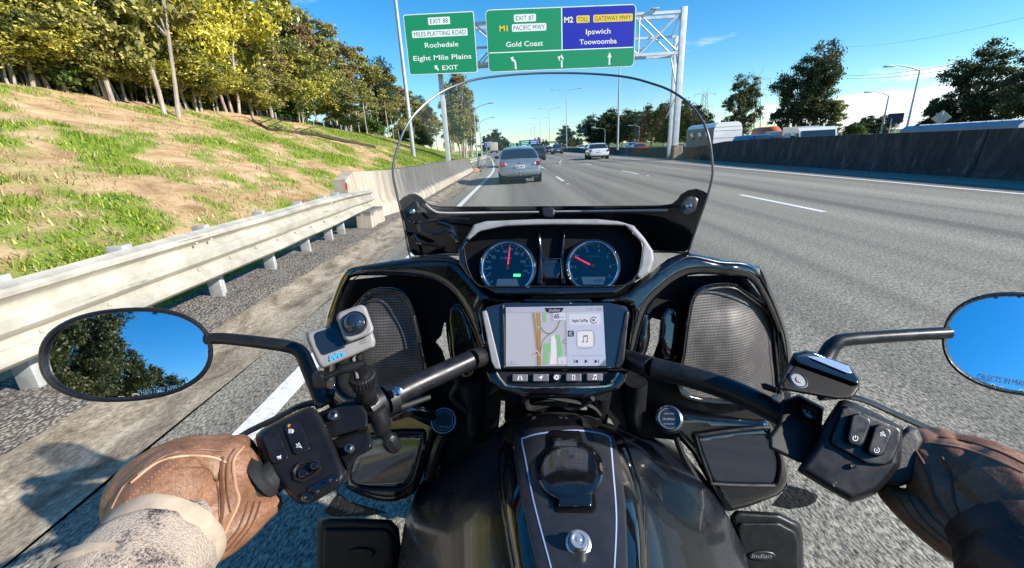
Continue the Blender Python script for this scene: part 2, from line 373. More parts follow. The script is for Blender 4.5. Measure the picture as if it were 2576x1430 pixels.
def leafmat(name, cols, clump=None, trans=.25):
    m = M(name); g = m.n('ShaderNodeNewGeometry'); c = m.ramp(g.outputs['Random Per Island'], [(i/(len(cols)-1)*.9+.05, q) for i, q in enumerate(cols)])
    if clump:
        nz_ = m.noise(m.coord(), clump[1], 2, .5); c = m.mix(m.rng(nz_, clump[2], clump[3]), c, m.ramp(g.outputs['Random Per Island'], [(.1, tuple(q*.5 for q in clump[0])), (.8, clump[0])]))
    m.p(Base_Color=c, Roughness=.55); m.b.inputs['Specular IOR Level'].default_value = .3
    tl = m.n('ShaderNodeBsdfTranslucent'); m.t.links.new(c, tl.inputs[0]); mx = m.n('ShaderNodeMixShader'); mx.inputs[0].default_value = trans
    m.t.links.new(m.b.outputs[0], mx.inputs[1]); m.t.links.new(tl.outputs[0], mx.inputs[2]); m.t.links.new(mx.outputs[0], m.out.inputs[0]); MT[name] = m.m
leafmat('leaf_gum', [(.08, .09, .025), (.22, .22, .055), (.38, .35, .09), (.56, .50, .16)], ((.34, .21, .10), .35, .5, .68))
leafmat('leaf_dark', [(.022, .034, .016), (.06, .08, .028), (.12, .14, .045)], ((.24, .18, .08), .3, .55, .72))
leafmat('leaf_green', [(.03, .06, .015), (.08, .13, .025), (.17, .22, .045)])
leafmat('leaf_wattle', [(.20, .19, .03), (.55, .48, .04), (.85, .74, .08), (.9, .84, .22)], ((.20, .22, .06), .9, .52, .66), .3)
leafmat('leaf_wattle2', [(.12, .13, .03), (.34, .33, .06), (.62, .55, .09), (.82, .72, .16)], ((.15, .17, .05), .8, .44, .6), .3)
leafmat('grass_blade', [(.05, .11, .01), (.18, .28, .02), (.36, .46, .04), (.62, .58, .14)], None, .35)

# ---- ground, roads
def plane(x0, x1, y0, y1, z, name, mat, ny=1, zf=None, kind='structure'):
    g = MB(); rows = []
    for j in range(ny+1):
        y = y0+(y1-y0)*j/ny; zz = zf(y) if zf else z; rows.append([Vector((x0, y, zz)), Vector((x1, y, zz))])
    g.grid(rows); return struct(name, g, mat, kind, smooth=False)
plane(-2500, 2500, -300, 5200, -1.4, 'ground', 'grassg')
g = MB(); rows = []      # main carriageway, splitting to the exit ramp on the left
exitx = lambda y: -1.5-max(0, (y-28))**1.25*.021
for y in [-60, -20, 0, 20, 28, 34, 40, 50, 60, 75, 92, 120, 160, 220, 300, 420, 600, 900]:
    rows.append([Vector((-1.98 if y <= 28 else min(-2.6, exitx(min(y, 160))-1.1), y, 0)), Vector((13.4, y, 0))])
g.grid(rows); struct('road', g, 'asphalt', smooth=False)
zo = lambda y: lerp(y, [(-60, -.95), (44, -.95), (66, -.1), (900, -.1)])
g = MB(); g.grid([[Vector((13.9, y, zo(y))), Vector((30, y, zo(y)))] for y in (-60, 0, 20, 36, 44, 50, 58, 66, 80, 150, 900)]); struct('road', g, 'asphalt', smooth=False)
g = MB(); g.grid([[Vector((30, y, zo(y)-.03)), Vector((34, y, zo(y)+.1)), Vector((60, y, .4)), Vector((300, y, .8))] for y in (-60, 0, 36, 44, 58, 66, 150, 400, 900)]); struct('verge', g, 'grassg', smooth=True)
def mark(name, pts, w=.14): g = MB(); strip(g, pts, w, lambda x, y: Vector((x, y, .006))); return struct(name, g, 'paint_white', smooth=False)
mark('edge_line', [(-1.52, -20), (-1.52, 12), (-1.42, 22)]+[(exitx(y)+.1, y) for y in (26, 30, 35, 42, 50, 60, 75, 92, 120, 160)], .15)
mark('edge_line', [(10.32, -30), (10.32, 60), (10.5, 120), (10.8, 400)], .15)
g = MB()
for X in (2.02, 5.68):
    for k in range(-2, 40):
        y = 7.75+12*k if X > 3 else 5.9+12*k
        strip(g, [(X, y), (X, y+3.0)], .13, lambda x, y: Vector((x, y, .006)))
for k in range(14): strip(g, [(-1.5, 46+6*k), (-1.5, 48.2+6*k)], .15, lambda x, y: Vector((x, y, .006)))
struct('lane_line', g, 'paint_white', smooth=False)
MT['rpm'] = simple('raised_marker', (.7, .7, .68), .4)
for k in range(5):
    for X, y0 in ((2.02, 4.4), (5.68, 6.4)):
        q = MB().box((X, y0+12*(k+1), .012), (.11, .1, .02), taper=.7); o = part('pavement_marker', q, 'rpm'); tag(o, 'raised white marker on the %s dashed lane line, %s from the camera' % (('nearer' if X < 3 else 'farther'), ('first', 'second', 'third', 'fourth', 'fifth')[k]), 'road stud', 'raised pavement markers')
# gutter and kerb
prof = [(-2.66, .045), (-2.60, .05), (-2.5, .02), (-2.3, -.01), (-2.1, .0), (-1.98, .008)]
g = MB(); g.grid([[Vector((x+.012*sin(y*2.1+x*9), y, z)) for x, z in prof] for y in np.arange(-20, 30, .8)]); struct('gutter', g, 'gutter', sharp=25)
g = MB(); g.grid([[Vector((x, y, .035+.03*noise.noise(Vector((x*3, y*3, 1))))) for x in np.linspace(-3.75, -2.6, 8)] for y in np.arange(-20, 30, .25)]); struct('gravel_shoulder', g, 'gravel')
# ---- embankment
CT = [(-40, 3.7), (11, 3.62), (20, 3.62), (30, 3.5), (50, 3.1), (82, 2.35), (140, 1.3), (260, .5), (700, .3)]
toe = lambda y: -3.65-max(0, min(y, 170)-42)*.085
def hL(x, y):
    t = (toe(y)-x)/9.3; c = lerp(y, CT)
    if t <= 0: return .03
    if t <= 1: z = .04+(c-.04)*(t**.95)
    else: z = c+.02*(toe(y)-9.3-x)
    k = min(1, t*3)
    return z+k*(.10*noise.noise(Vector((x*.5, y*.35, 3)))+.03*noise.noise(Vector((x*2, y*2, 5))))
def gm(x, y):
    t = (toe(y)-x)/9.3
    n = .5+.40*noise.noise(Vector((x*.42, y*.33, 8)))+.42*noise.noise(Vector((x*1.1+y*.3, y*.8, 2)))+.34*noise.noise(Vector((x*3.1, y*2.4, 6)))
    n += .20*max(0, min(1, (y-17)/14))+.12*(1-min(1, abs(t)))-.13 - .16*(1 if t > .9 else 0)*max(0, 1-y/26)
    return n
ys = [-40, -30, -22, -16, -11, -7, -4, -2]+list(np.arange(-1, 24, .16))+list(np.arange(24, 60, .5))+list(np.arange(60, 170, 4))+[200, 260, 340, 450, 700]
g = MB(); att = []
for y in ys:
    row = [toe(y)-9.6*q for q in np.linspace(0, 1, 62)]+[toe(y)-9.6-k for k in (1.5, 4, 9, 18, 40, 90)]
    for x in row: att.append(gm(x, y))
    g.v += [Vector((x, y, hL(x, y))) for x in row]
nc = 68; g.f = [[i*nc+j, i*nc+j+1, (i+1)*nc+j+1, (i+1)*nc+j] for i in range(len(ys)-1) for j in range(nc-1)]
emb = struct('embankment', g, 'soil', sharp=180); a_ = emb.data.attributes.new('grass', 'FLOAT', 'POINT'); a_.data.foreach_set('value', np.array(att, np.float32))
# grass tufts
rs = np.random.RandomState(3); V = []; Fc = []
def blades(x, y, h, n, sp):
    z = hL(x, y)-.02
    for _ in range(n):
        a = rs.uniform(0, 6.28); bx, by = x+rs.normal(0, sp), y+rs.normal(0, sp); l = h*rs.uniform(.5, 1.2); w = .004+.012*rs.rand()
        dx, dy = cos(a), sin(a); b = rs.uniform(.2, .8)*l; k = len(V); zz = hL(bx, by)-.01
        V.extend([(bx-dy*w, by+dx*w, zz), (bx+dy*w, by-dx*w, zz), (bx+dx*b, by+dy*b, zz+l*.8)]); Fc.append((k, k+1, k+2))
DRY = []
for _ in range(34000):
    y = 2+58*rs.rand()**1.7; x = toe(y)-rs.uniform(.1, 9.6)
    q = gm(x, y)
    if q > .50+.22*rs.rand(): blades(x, y, .06+.13*min(1, (q-.45)*2)*rs.rand()+.05*rs.rand(), 10 if y < 25 else 6, .06+.003*y)
for _ in range(10000):
    y = 2+50*rs.rand()**1.6; x = toe(y)-rs.uniform(.1, 9.3); q = gm(x, y)+.25*noise.noise(Vector((x*1.7, y*1.7, 11)))
    if .30 < q < .62: DRY.append((x, y))
me = bpy.data.meshes.new('grass'); me.from_pydata(V, [], Fc); me.materials.append(MT['grass_blade']); o = bpy.data.objects.new('grass', me); COL.objects.link(o); o['kind'] = 'stuff'; o['label'] = 'bright green grass tufts growing in patches on the sandy bank'
V = []; Fc = []
for x, y in DRY: blades(x, y, .06+.10*rs.rand(), 7, .07+.003*y)
me = bpy.data.meshes.new('dry_grass'); me.from_pydata(V, [], Fc); leafmat('dry_blade', [(.20, .15, .06), (.42, .34, .14), (.66, .57, .28)], None, .25); me.materials.append(MT['dry_blade']); o = bpy.data.objects.new('dry_grass', me); COL.objects.link(o); o['kind'] = 'stuff'; o['label'] = 'straw coloured dry grass scattered between the green patches on the bank'
# ---- barriers
g = MB(); rows = []
for y in [-25, 0, 5, 9, 14, 20, 25, 27.5, 29.5, 31.5, 33, 40, 50, 60, 80, 120, 200, 350, 600]:
    bx = lerp(y, [(-25, 12.6), (10, 12.6), (20, 12.75), (27, 12.9), (35, 13.0), (50, 13.15), (600, 13.2)]); h = lerp(y, [(-25, 1.3), (20, 1.25), (27, 1.2), (32, .84), (600, .84)])
    rows.append([Vector((bx, y, 0)), Vector((bx+.02, y, .08)), Vector((bx+.14, y, .26)), Vector((bx+.24, y, h-.01)), Vector((bx+.25, y, h)), Vector((bx+.48, y, h)), Vector((bx+.49, y, h-.01)), Vector((bx+.60, y, .26)), Vector((bx+.72, y, -1))])
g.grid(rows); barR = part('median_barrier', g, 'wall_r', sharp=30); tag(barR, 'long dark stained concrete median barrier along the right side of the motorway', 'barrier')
g = MB(); rows = []
for i, y in enumerate([8.7, 8.8, 9.1, 9.4, 9.6, 10, 10.5, 11, 12, 15, 18, 22, 26, 29.9, 30]):
    h = lerp(y, [(8.7, .98), (9.1, 1.10), (11, 1.04), (17, 1.0), (30, .92)]); e = .04 if i in (0, 14) else 0
    s = -.30*max(0, min(1, (11-y)/1.5)); rows.append([Vector((a_+s, y, b_)) for a_, b_ in ((-2.86, .02), (-2.88, .2), (-3.04-e, .42), (-3.10-e, h-.02), (-3.12, h), (-3.36, h), (-3.38, h-.02), (-3.5, .0))])
g.grid(rows); n = len(rows[0]); g.f += [list(range(n)), [len(g.v)-n+i for i in range(n)][::-1]]
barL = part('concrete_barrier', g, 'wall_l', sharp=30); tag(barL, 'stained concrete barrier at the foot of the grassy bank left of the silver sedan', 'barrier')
def guardrail(y0, y1, xf, ht, sec, label, step, post_h, dents, ysteps=None, end=None):
    t = thing('guardrail', label, 'guardrail', (xf(y0), y0, 0)); g = MB(); rows = []
    Y = np.arange(y0, y1+.01, .2)
    for y in Y:
        k = 1-max(0, min(1, (y-(y1-2.6))/2.6))*.28 if end else 1; zc = .53
        rows.append([Vector((xf(y)+dx*(1+.25*dents*noise.noise(Vector((y*.9, z*3, 0))))+dents*.035*noise.noise(Vector((y*.5, z*1.5, 7))), y, zc+(z-.515)*k+dents*.02*noise.noise(Vector((y*.7, 2, 9))))) for dx, z in sec])
    g.grid(rows)
    b = len(rows[0]); g.grid([[v-Vector((.006, 0, 0)) for v in r] for r in rows])
    for y in np.arange(y0+.5, y1, step/2):           # bolts on the rail face
        for z in (.61, .43):
            g.add(*ball((xf(y)+.03, y+.05, z), .016))
    for y in np.arange(y0+.5, y1, 4*step/2+1.2):
        for z in (.69, .55, .38):
            for dy in (0, .2): g.add(*ball((xf(y)+.078, y+dy, z), .014))
    part('rail', g, 'galv', t, sharp=28)
    for y in (ysteps or np.arange(y0+.3, y1, step)):
        q = MB().box((xf(y)-.16, y, post_h/2-.02), (.14, .05, post_h+.04), bevel=.006).box((xf(y)-.16, y+.07, post_h/2-.02), (.02, .12, post_h+.03)); q.box((xf(y)-.045, y+.03, .55), (.09, .11, .42), bevel=.006)
        part('post', q, 'galv_dark', t)
    return t
def ball(c, r, n=8):
    vs = []; fs = []; c = Vector(c); k = n//2
    for i in range(k+1):
        for j in range(n): a = pi*i/k; b = 2*pi*j/n; vs.append(c+Vector((sin(a)*cos(b), sin(a)*sin(b), cos(a)))*r)
    for i in range(k):
        for j in range(n): fs.append([i*n+j, i*n+(j+1) % n, (i+1)*n+(j+1) % n, (i+1)*n+j])
    return vs, fs
thrie = [(.0, .775), (.01, .765), (.07, .745), (.085, .725), (.085, .70), (.02, .655), (.012, .64), (.012, .625), (.075, .585), (.085, .57), (.085, .50), (.075, .485), (.015, .445), (.012, .43), (.015, .41), (.08, .36), (.085, .345), (.085, .31), (.06, .285), (.0, .26)]
gr = guardrail(-9, 9.35, lambda y: -3.14-.0*y, .78, thrie, 'dented pale steel guardrail on posts beside the rider at the foot of the bank', .95, .80, 1., [-8, -6, -4.2, -2.4, -.6, 1.1, 2.45, 3.35, 4.3, 5.35, 6.35, 7.2, 7.75], True)
o = part('reflector', MB().box((-3.3, 8.35, .86), (.02, .07, .13), bevel=.004), simple('red_reflector', (.6, .02, .03), .25), gr)
o = part('end_block', MB().box((-3.05, 8.75, .17), (.30, .9, .36), taper=.94), 'wall_l', gr)
wsec = [(.0, .81), (.01, .80), (.075, .765), (.08, .72), (.01, .67), (.01, .64), (.075, .59), (.08, .55), (.0, .51)]
guardrail(30.2, 62, lambda y: -3.1-max(0, y-48)**1.3*.03, .8, wsec, 'far steel guardrail curving left after the end of the concrete barrier', 2.0, .78, .3)
mt_or = simple('rust_dirt', (.40, .20, .08), .95, var=.4, vs=4)

# ================================================================== TREES
def leaves(seed, blobs, nl, ls, clumps=90, spread=.2, droop=0., ar=2.0):
    r = np.random.RandomState(seed); B = np.array(blobs, float); w = B[:, 3]*B[:, 4]; w = w/w.sum(); bi = r.choice(len(B), clumps, p=w)
    d = r.normal(size=(clumps, 3)); d /= np.linalg.norm(d, axis=1)[:, None]; R = B[bi][:, [3, 3, 4]]; cc = B[bi][:, :3]+d*R*(.35+.62*r.rand(clumps, 1)**.6); cr = B[bi][:, 3]*spread*(.5+r.rand(clumps))
    ci = r.randint(0, clumps, nl); q = r.normal(size=(nl, 3))*np.array((1, 1, .62)); P = cc[ci]+q*cr[ci][:, None]*.62
    a = r.normal(size=(nl, 3)); a[:, 2] -= droop; a /= np.linalg.norm(a, axis=1)[:, None]; b = r.normal(size=(nl, 3)); b -= a*(a*b).sum(1)[:, None]; b /= np.linalg.norm(b, axis=1)[:, None]
    s = ls*(.55+.9*r.rand(nl, 1)); A = a*s; Bv = b*s/ar
    V = np.empty((nl*4, 3)); V[0::4] = P-A; V[1::4] = P+Bv; V[2::4] = P+A; V[3::4] = P-Bv
    return V, np.arange(nl*4).reshape(-1, 4), cc
def make_tree(name, seed, H, blobs, nl, ls, tr, mat, trunks=((0, 0),), clumps=90, spread=.2, droop=0, bark='bark', base=.35, limbs=14, label='', cat_='tree'):
    t = thing(name, label, cat_); V, Fq, cc = leaves(seed, blobs, nl, ls, clumps, spread, droop)
    me = bpy.data.meshes.new('crown'); me.from_pydata(V.tolist(), [], Fq.tolist()); me.materials.append(MT[mat]); o = bpy.data.objects.new('crown', me); COL.objects.link(o); o.parent = t
    r = random.Random(seed); g = MB()
    for (tx, ty) in trunks:
        top = Vector((tx*2.6+r.uniform(-.2, .2), ty*2.2, H*.86)); b0 = Vector((tx*.6, ty*.6, -.25)); pts = [b0.lerp(top, q)+Vector((r.uniform(-1, 1), r.uniform(-1, 1), 0))*tr*1.3*sin(q*pi) for q in (0, .15, .3, .45, .6, .75, .9, 1)]
        g.tube(pts, [tr*(1.25-.2) if i == 0 else tr*(1-.85*q) for i, q in enumerate((0, .15, .3, .45, .6, .75, .9, 1))], 8)
        for k in range(limbs):
            c = Vector(cc[r.randrange(len(cc))]); q = max(base, min(.85, (c.z-H*.22*r.random()-.1*H)/(H*.86)-.08)); j = q*7; i = min(6, int(j)); s = pts[i].lerp(pts[i+1], j-i)
            midp = s.lerp(c, .5)+Vector((0, 0, .06*H)); g.tube([s, s.lerp(midp, .5)+Vector((0, 0, .02*H)), midp, midp.lerp(c, .6), c], [tr*(.45-.25*q), tr*.28, tr*.2, tr*.12, tr*.05], 5)
    part('trunk', g, bark, t); return t
def bl(*a): return a
gum1 = make_tree('gum_tree', 1, 9, [(0, 0, 7.3, 1.2, 1.3), (1.0, .3, 6, 1.1, 1.0), (-1.0, -.3, 5.5, 1.2, 1.1), (.2, -.6, 4.4, 1.3, 1.0), (-1.1, .3, 3.2, 1.2, .9), (1.1, -.2, 2.6, 1.1, .8), (-.2, -.5, 1.8, 1.3, .7)], 24000, .08, .09, 'leaf_gum', ((0, 0), (.3, .2)), 110, .24, .5)
gum2 = make_tree('gum_tree', 2, 10, [(0, 0, 8.6, 1.1, 1.2), (1.3, .2, 7.2, 1.1, 1.0), (-1.2, .4, 6.9, 1.3, 1.1), (.4, -.7, 5.4, 1.2, 1.2), (-.6, .7, 4.4, .9, .9)], 12000, .11, .13, 'leaf_gum', ((0, 0),), 95, .25, .5)
dark1 = make_tree('gum_tree', 3, 10, [(0, 0, 8.0, 1.9, 1.8), (1.6, 0, 6.5, 1.7, 1.5), (-1.7, .3, 5.8, 1.8, 1.6), (.3, -.8, 4.4, 2.2, 1.4), (-1.3, .6, 3.2, 1.7, 1.1), (1.6, .4, 2.9, 1.6, 1.1), (0, 0, 1.9, 2.0, .9)], 20000, .12, .17, 'leaf_dark', ((0, 0), (.4, .1), (-.3, .2)), 190, .23, .3)
dark2 = make_tree('bushy_tree', 4, 6, [(0, 0, 4.4, 1.7, 1.3), (1.5, 0, 3.3, 1.5, 1.2), (-1.5, .3, 3.2, 1.5, 1.3), (.3, -.8, 2.0, 1.9, 1.3), (.9, .9, 1.4, 1.7, 1.)], 14000, .115, .13, 'leaf_dark', ((0, 0),), 150, .22, .1)
watt1 = make_tree('wattle_tree', 5, 5.2, [(0, 0, 4.0, 1.5, 1.2), (1.1, .2, 3.1, 1.2, 1.2), (-1.2, -.2, 3.3, 1.2, 1.2), (.3, -.7, 2.2, 1.2, 1.0), (.9, .5, 1.7, .9, .7)], 17000, .075, .055, 'leaf_wattle', ((0, 0), (.3, .1), (-.3, .1), (.1, .4)), 170, .22, .4)
watt2 = make_tree('wattle_tree', 6, 4.8, [(0, 0, 3.7, 1.3, 1.1), (1.0, .2, 2.8, 1.2, 1.1), (-1.0, -.2, 2.7, 1.2, 1.1), (.3, -.6, 1.9, 1.2, .9)], 14000, .075, .05, 'leaf_wattle2', ((0, 0), (.2, .1)), 140, .24, .4)
col1 = make_tree('column_tree', 7, 16, [(0, 0, 13.5, 1.9, 2.2), (.5, .3, 10.8, 2.4, 2.3), (-.6, 0, 8.4, 2.5, 2.3), (.2, 0, 6.0, 2.3, 2.0), (-.4, 0, 4.2, 1.8, 1.3)], 16000, .17, .2, 'leaf_gum', ((0, 0), (.8, .3), (-.8, 0), (.3, -.8)), 170, .22, .4)
under = make_tree('shrub', 8, 2.4, [(0, 0, 1.3, 1.2, .9), (1, .2, .9, .9, .7), (-.9, -.1, 1.0, 1.0, .8)], 6000, .09, .03, 'leaf_green', ((0, 0),), 60, .3, 0, limbs=6, cat_='shrub')
small = make_tree('small_gum_tree', 9, 5.6, [(0, 0, 4.3, 1.0, 1.0), (.6, .2, 3.4, .9, .9), (-.6, -.2, 3.0, .9, .9), (.2, .3, 2.3, .8, .6), (-.4, -.3, 1.6, .8, .5)], 11000, .085, .05, 'leaf_gum', ((0, 0), (.35, .2)), 70, .26, .5)
ordn_ = ['first', 'second', 'third', 'fourth', 'fifth', 'sixth', 'seventh', 'eighth']
used = set()
def plant(src, x, y, z, sc, rz, label, group):
    if src.name not in used:
        used.add(src.name); src.location = (x, y, z); src.rotation_euler = (0, 0, rz); src.scale = (sc, sc, sc) if isinstance(sc, (int, float)) else sc; src['label'] = label; src['group'] = group; return src
    return dup(src, (x, y, z), rz, label, sc, group)
G1 = 'trees on the bank left of the motorway'
def tl(src, px, py, X, sc, label, rz=0, group=G1):
    p = atX(px, py, X); return plant(src, p.x, p.y, hL(p.x, p.y)-.05, sc, rz, label, group)
tl(small, 40, 212, -13.2, 1.15, 'slim pale trunked gum at the far left end of the bank crest')
tl(gum1, 95, 225, -14.4, .82, 'dense leafy gum above the far left of the bank, right of a slim pale trunk', 1)
tl(watt2, 205, 240, -13.4, 1.15, 'yellow tinted wattle high at left on the bank crest', 2)
tl(gum1, 285, 262, -12.2, .78, 'multi stemmed gum with dark trunk at the sandy crest left of the white trunked gum', 2.2)
tl(small, 412, 285, -11.4, 1.5, 'white trunked gum standing forward on the sandy bank', .6)
tl(watt2, 395, 268, -14.5, 1.45, 'tall yellow tipped wattle behind the white trunked gum', 4)
tl(watt1, 500, 300, -12.6, 1.0, 'olive and yellow wattle just left of the brightest wattle', 1)
tl(watt1, 590, 300, -13.4, 1.34, 'brightest and largest yellow flowering wattle in the middle of the bank', 3.3)
tl(watt2, 755, 312, -14.0, 1.1, 'rounded smaller yellow wattle right of the brightest wattle', .3)
tl(watt2, 830, 322, -14.8, .9, 'small yellow green wattle at the right end of the wattle row', 2.0)
for i, (px, X, sc, s_) in enumerate([(10, -13.6, .75, watt2), (70, -13.2, .62, small), (150, -13.6, .62, gum1), (240, -14.2, .62, gum1), (335, -13.6, .95, small), (350, -15, .9, watt2), (445, -13.2, .85, small), (680, -14.4, .95, small)]):
    tl(s_, px, 200+px*.175, X, sc, 'low leafy young tree at the bank crest, %s from the left' % ordn_[i], i*2.3, 'young trees at the bank crest')
names = ['tall brown green gum rising behind the wattles', 'tall gum with reddish foliage at the skyline', 'thin crowned gum on the skyline of the left wood', 'olive gum deeper in the left wood', 'pale limbed gum in the left wood', 'dark leafy gum among the left wood']
lst = [(20, -19, 1.0, 4), (110, -20, 1.15, 0), (200, -21, 1.1, 3), (300, -20, 1.15, 1), (370, -22, 1.2, 5), (460, -21, 1.15, 2), (540, -22, 1.25, 0), (610, -21, 1.2, 1), (690, -19, 1.2, 3), (745, -18, 1.25, 1), (800, -18.5, 1.12, 2), (850, -18, 1.12, 0), (895, -18, 1.12, 4), (930, -17.5, 1.08, 5), (965, -17.5, 1.1, 3), (995, -17.5, 1.02, 2), (1022, -17.5, 1.0, 1), (1045, -18, 1.0, 0), (1065, -19, 1.1, 3), (1085, -20, 1.05, 5), (1100, -21, 1.05, 2), (1130, -22, 1.2, 3), (1150, -24, 1.2, 5)]
ordn = ['first', 'second', 'third', 'fourth', 'fifth', 'sixth', 'seventh', 'eighth', 'ninth', 'tenth', 'eleventh', 'twelfth', 'thirteenth', 'fourteenth', 'fifteenth', 'sixteenth', 'seventeenth', 'eighteenth', 'nineteenth', 'twentieth', 'twenty first', 'twenty second', 'twenty third', 'twenty fourth']
for i, (px, X, sc, k) in enumerate(lst):
    py = 200+px*.155
    src = (gum2, gum1, gum2, gum1 if i % 2 else dark1, gum1, gum2)[k]
    tl(src, px, py, X, sc*(1 if px > 700 else .95), names[k]+', %s from the left' % ordn[i], i*1.7)
for i, (px, X, sc) in enumerate([(60, -13.6, .8), (150, -13.8, .9), (340, -13.9, .9), (430, -15.2, .9), (560, -15.0, .9), (660, -15.5, 1.0), (700, -16, 1.2), (930, -15.5, 1.1), (1010, -16.5, 1.1), (1060, -17, 1.2)]):
    tl(under, px, 195+px*.15, X, sc, 'green understorey shrub below the tall left trees, %s from the left' % ordn[i], i*2.1, 'shrubs under the left trees')
for i, px in enumerate(range(-40, 1100, 68)):
    tl((under, gum1, dark2)[i % 3], px, 195+px*.16, -24-(i % 3)*1.5, 1.0+.15*(i % 2), 'dense greenery deep in the left wood, %s from the left' % ordn[i], i*1.3, 'greenery deep in the left wood')
for i, (px, X, sc, s_) in enumerate([(20, -12.9, .55, watt2), (120, -13.0, .55, gum1), (165, -12.8, .6, watt2), (245, -12.9, .5, gum1), (320, -12.8, .8, small), (375, -13.1, .7, watt2), (470, -12.6, .62, watt2), (545, -12.7, .6, watt2), (640, -13.0, .6, watt2), (690, -13.2, .7, gum1), (880, -13.4, .5, gum1)]):
    tl(s_, px, 205+px*.165, X, (sc*1.25, sc*1.25, sc*.8), 'low spreading bush in front of the left wood, %s from the left' % ordn[i], i*2.6, 'low bushes in front of the left wood')
# slim pale stems below the far left wood
stem = thing('sapling', '', 'sapling'); part('stem', MB().tube([(0, 0, -.2), (.06, 0, 1.5), (-.03, .05, 3), (.1, 0, 4.6)], [.07, .06, .045, .02], 6), 'bark', stem)
V, Fq, cc = leaves(31, [(.1, 0, 4.6, .6, .7), (0, .2, 3.7, .5, .5)], 900, .09, 14, .4, .4); me = bpy.data.meshes.new('crown'); me.from_pydata(V.tolist(), [], Fq.tolist()); me.materials.append(MT['leaf_gum']); o = bpy.data.objects.new('crown', me); COL.objects.link(o); o.parent = stem
for i, px in enumerate([650, 700, 735, 770, 800, 835, 872, 884, 905, 925, 940, 955, 978, 990, 1004]):
    p = atX(px, 300+(px-640)*.14, -14.2-(i % 3)*.9); plant(stem, p.x, p.y, hL(p.x, p.y), .8+.25*((i*7) % 5)/5, i, 'slim pale sapling stem under the left wood, %s from the left' % ordn[i], 'pale saplings at the edge of the left wood')
# column tree behind the left gantry leg, and the far centre trees
def far(src, px, py, Y, sc, label, rz=0, z=0, group='trees along the far motorway'):
    p = atY(px, py, Y); return plant(src, p.x, p.y, z, sc, rz, label, group)
far(col1, 1166, 395, 62, (.72, .72, .72), 'tall narrow gum standing behind the left leg of the sign gantry', 0, .4)
far(col1, 1185, 395, 78, (.62, .62, .72), 'slimmer tall gum just right of the tall narrow gum behind the gantry leg', 2, .3)
far(col1, 1140, 395, 74, (.62, .62, .70), 'leafy gum partly behind the left gantry leg', 4, 1.2)
far(dark2, 1248, 375, 190, (1.5, 1.5, 1.7), 'round dark tree above the box truck in the distance', 1)
far(dark2, 1226, 375, 180, (1.2, 1.2, 1.3), 'low dark tree left of the round tree above the box truck', 2)
far(dark2, 1265, 375, 210, (1.3, 1.3, 1.2), 'low tree right of the round tree above the box truck', 3)
for i, (px, sc) in enumerate([(1285, .8), (1300, .7), (1352, 1.1), (1372, .8), (1424, 1.5), (1440, 1.0), (1456, .9)]):
    far(dark2, px, 375, 300 if px != 1424 else 210, (sc*1.3, sc*1.3, sc*1.25), 'small far tree near the overbridge, %s from the left' % ordn[i], i)
GR = 'trees right of the opposite carriageway'
for i, (px, Y, sc, hz, la) in enumerate([(1492, 170, 2.3, 2.1, 'leftmost'), (1530, 165, 2.6, 2.35, 'second'), (1565, 160, 2.5, 2.2, 'third'), (1600, 150, 2.2, 2.0, 'fourth'), (1640, 130, 2.0, 2.0, 'fifth'), (1672, 118, 1.9, 1.9, 'sixth'), (1705, 104, 1.8, 1.75, 'seventh'), (1738, 98, 1.6, 1.5, 'rightmost')]):
    far(dark2, px, 372-(px-1290)*.05, Y, (sc, sc, hz), '%s dense round dark tree of the clump behind the white sedan' % la, i*1.3, 0, 'dense round trees behind the white sedan')
far(dark1, 1862, 335, 78, (1.05, 1.05, 1.15), 'dark gum above the parked caravan', .5, .3, GR)
far(dark1, 1990, 328, 64, (1.0, 1.0, 1.12), 'lower dark gum left of the tallest right hand gum', 2.4, .3, GR)
far(dark1, 2046, 322, 62, (1.12, 1.12, 1.3), 'tallest gum on the right, above the white truck cab', 4.4, .3, GR)
far(small, 2100, 322, 60, 1.0, 'small gum right of the tallest right hand gum', 1, .3, GR)
far(dark2, 2180, 316, 80, (.8, .8, .62), 'low bush beyond the barrier left of the dark sign back', 1, .3, GR)
far(under, 2150, 318, 70, (1.2, 1.2, 1.1), 'green shrub beyond the barrier under the smaller street lamp', 1, .3, GR)
far(dark2, 2225, 316, 76, (.8, .8, .6), 'low bush behind the dark sign back', 3, .3, GR)
far(dark1, 2440, 300, 44, (.95, .95, .88), 'broad dark tree right of the diamond sign', 1.9, .2, GR)
far(dark2, 2360, 300, 46, (.8, .8, .75), 'bushy tree behind the diamond sign', .9, .2, GR)
far(dark2, 2500, 290, 42, (.85, .85, .8), 'bushy tree behind the grey roofed truck', 1.9, .2, GR)
far(dark1, 2600, 280, 36, (.8, .8, .72), 'tree cut by the right edge of the view', 5, .2, GR)
# trees behind the camera, seen in the left mirror
for i, (x, y, sc, s_) in enumerate([(-11, -8, 1.1, gum1), (-13, -11, 1.2, dark1), (-12, -15, 1.1, dark2), (-13, -20, 1.4, dark2), (-14, -26, 1.3, dark1), (-14, -33, 1.5, dark2), (-14, -42, 1.6, dark2), (-13, -55, 1.7, dark2), (-12, -75, 1.8, dark2), (-16, -9, 1.2, dark1), (-18, -16, 1.3, dark1), (-10, -100, 2.2, dark2)]):
    plant(s_, x, y, hL(x, max(y, -39))-.1, sc, i*1.9, 'roadside tree behind the rider, %s one reflected in the left mirror' % ordn[i], 'trees behind the rider')
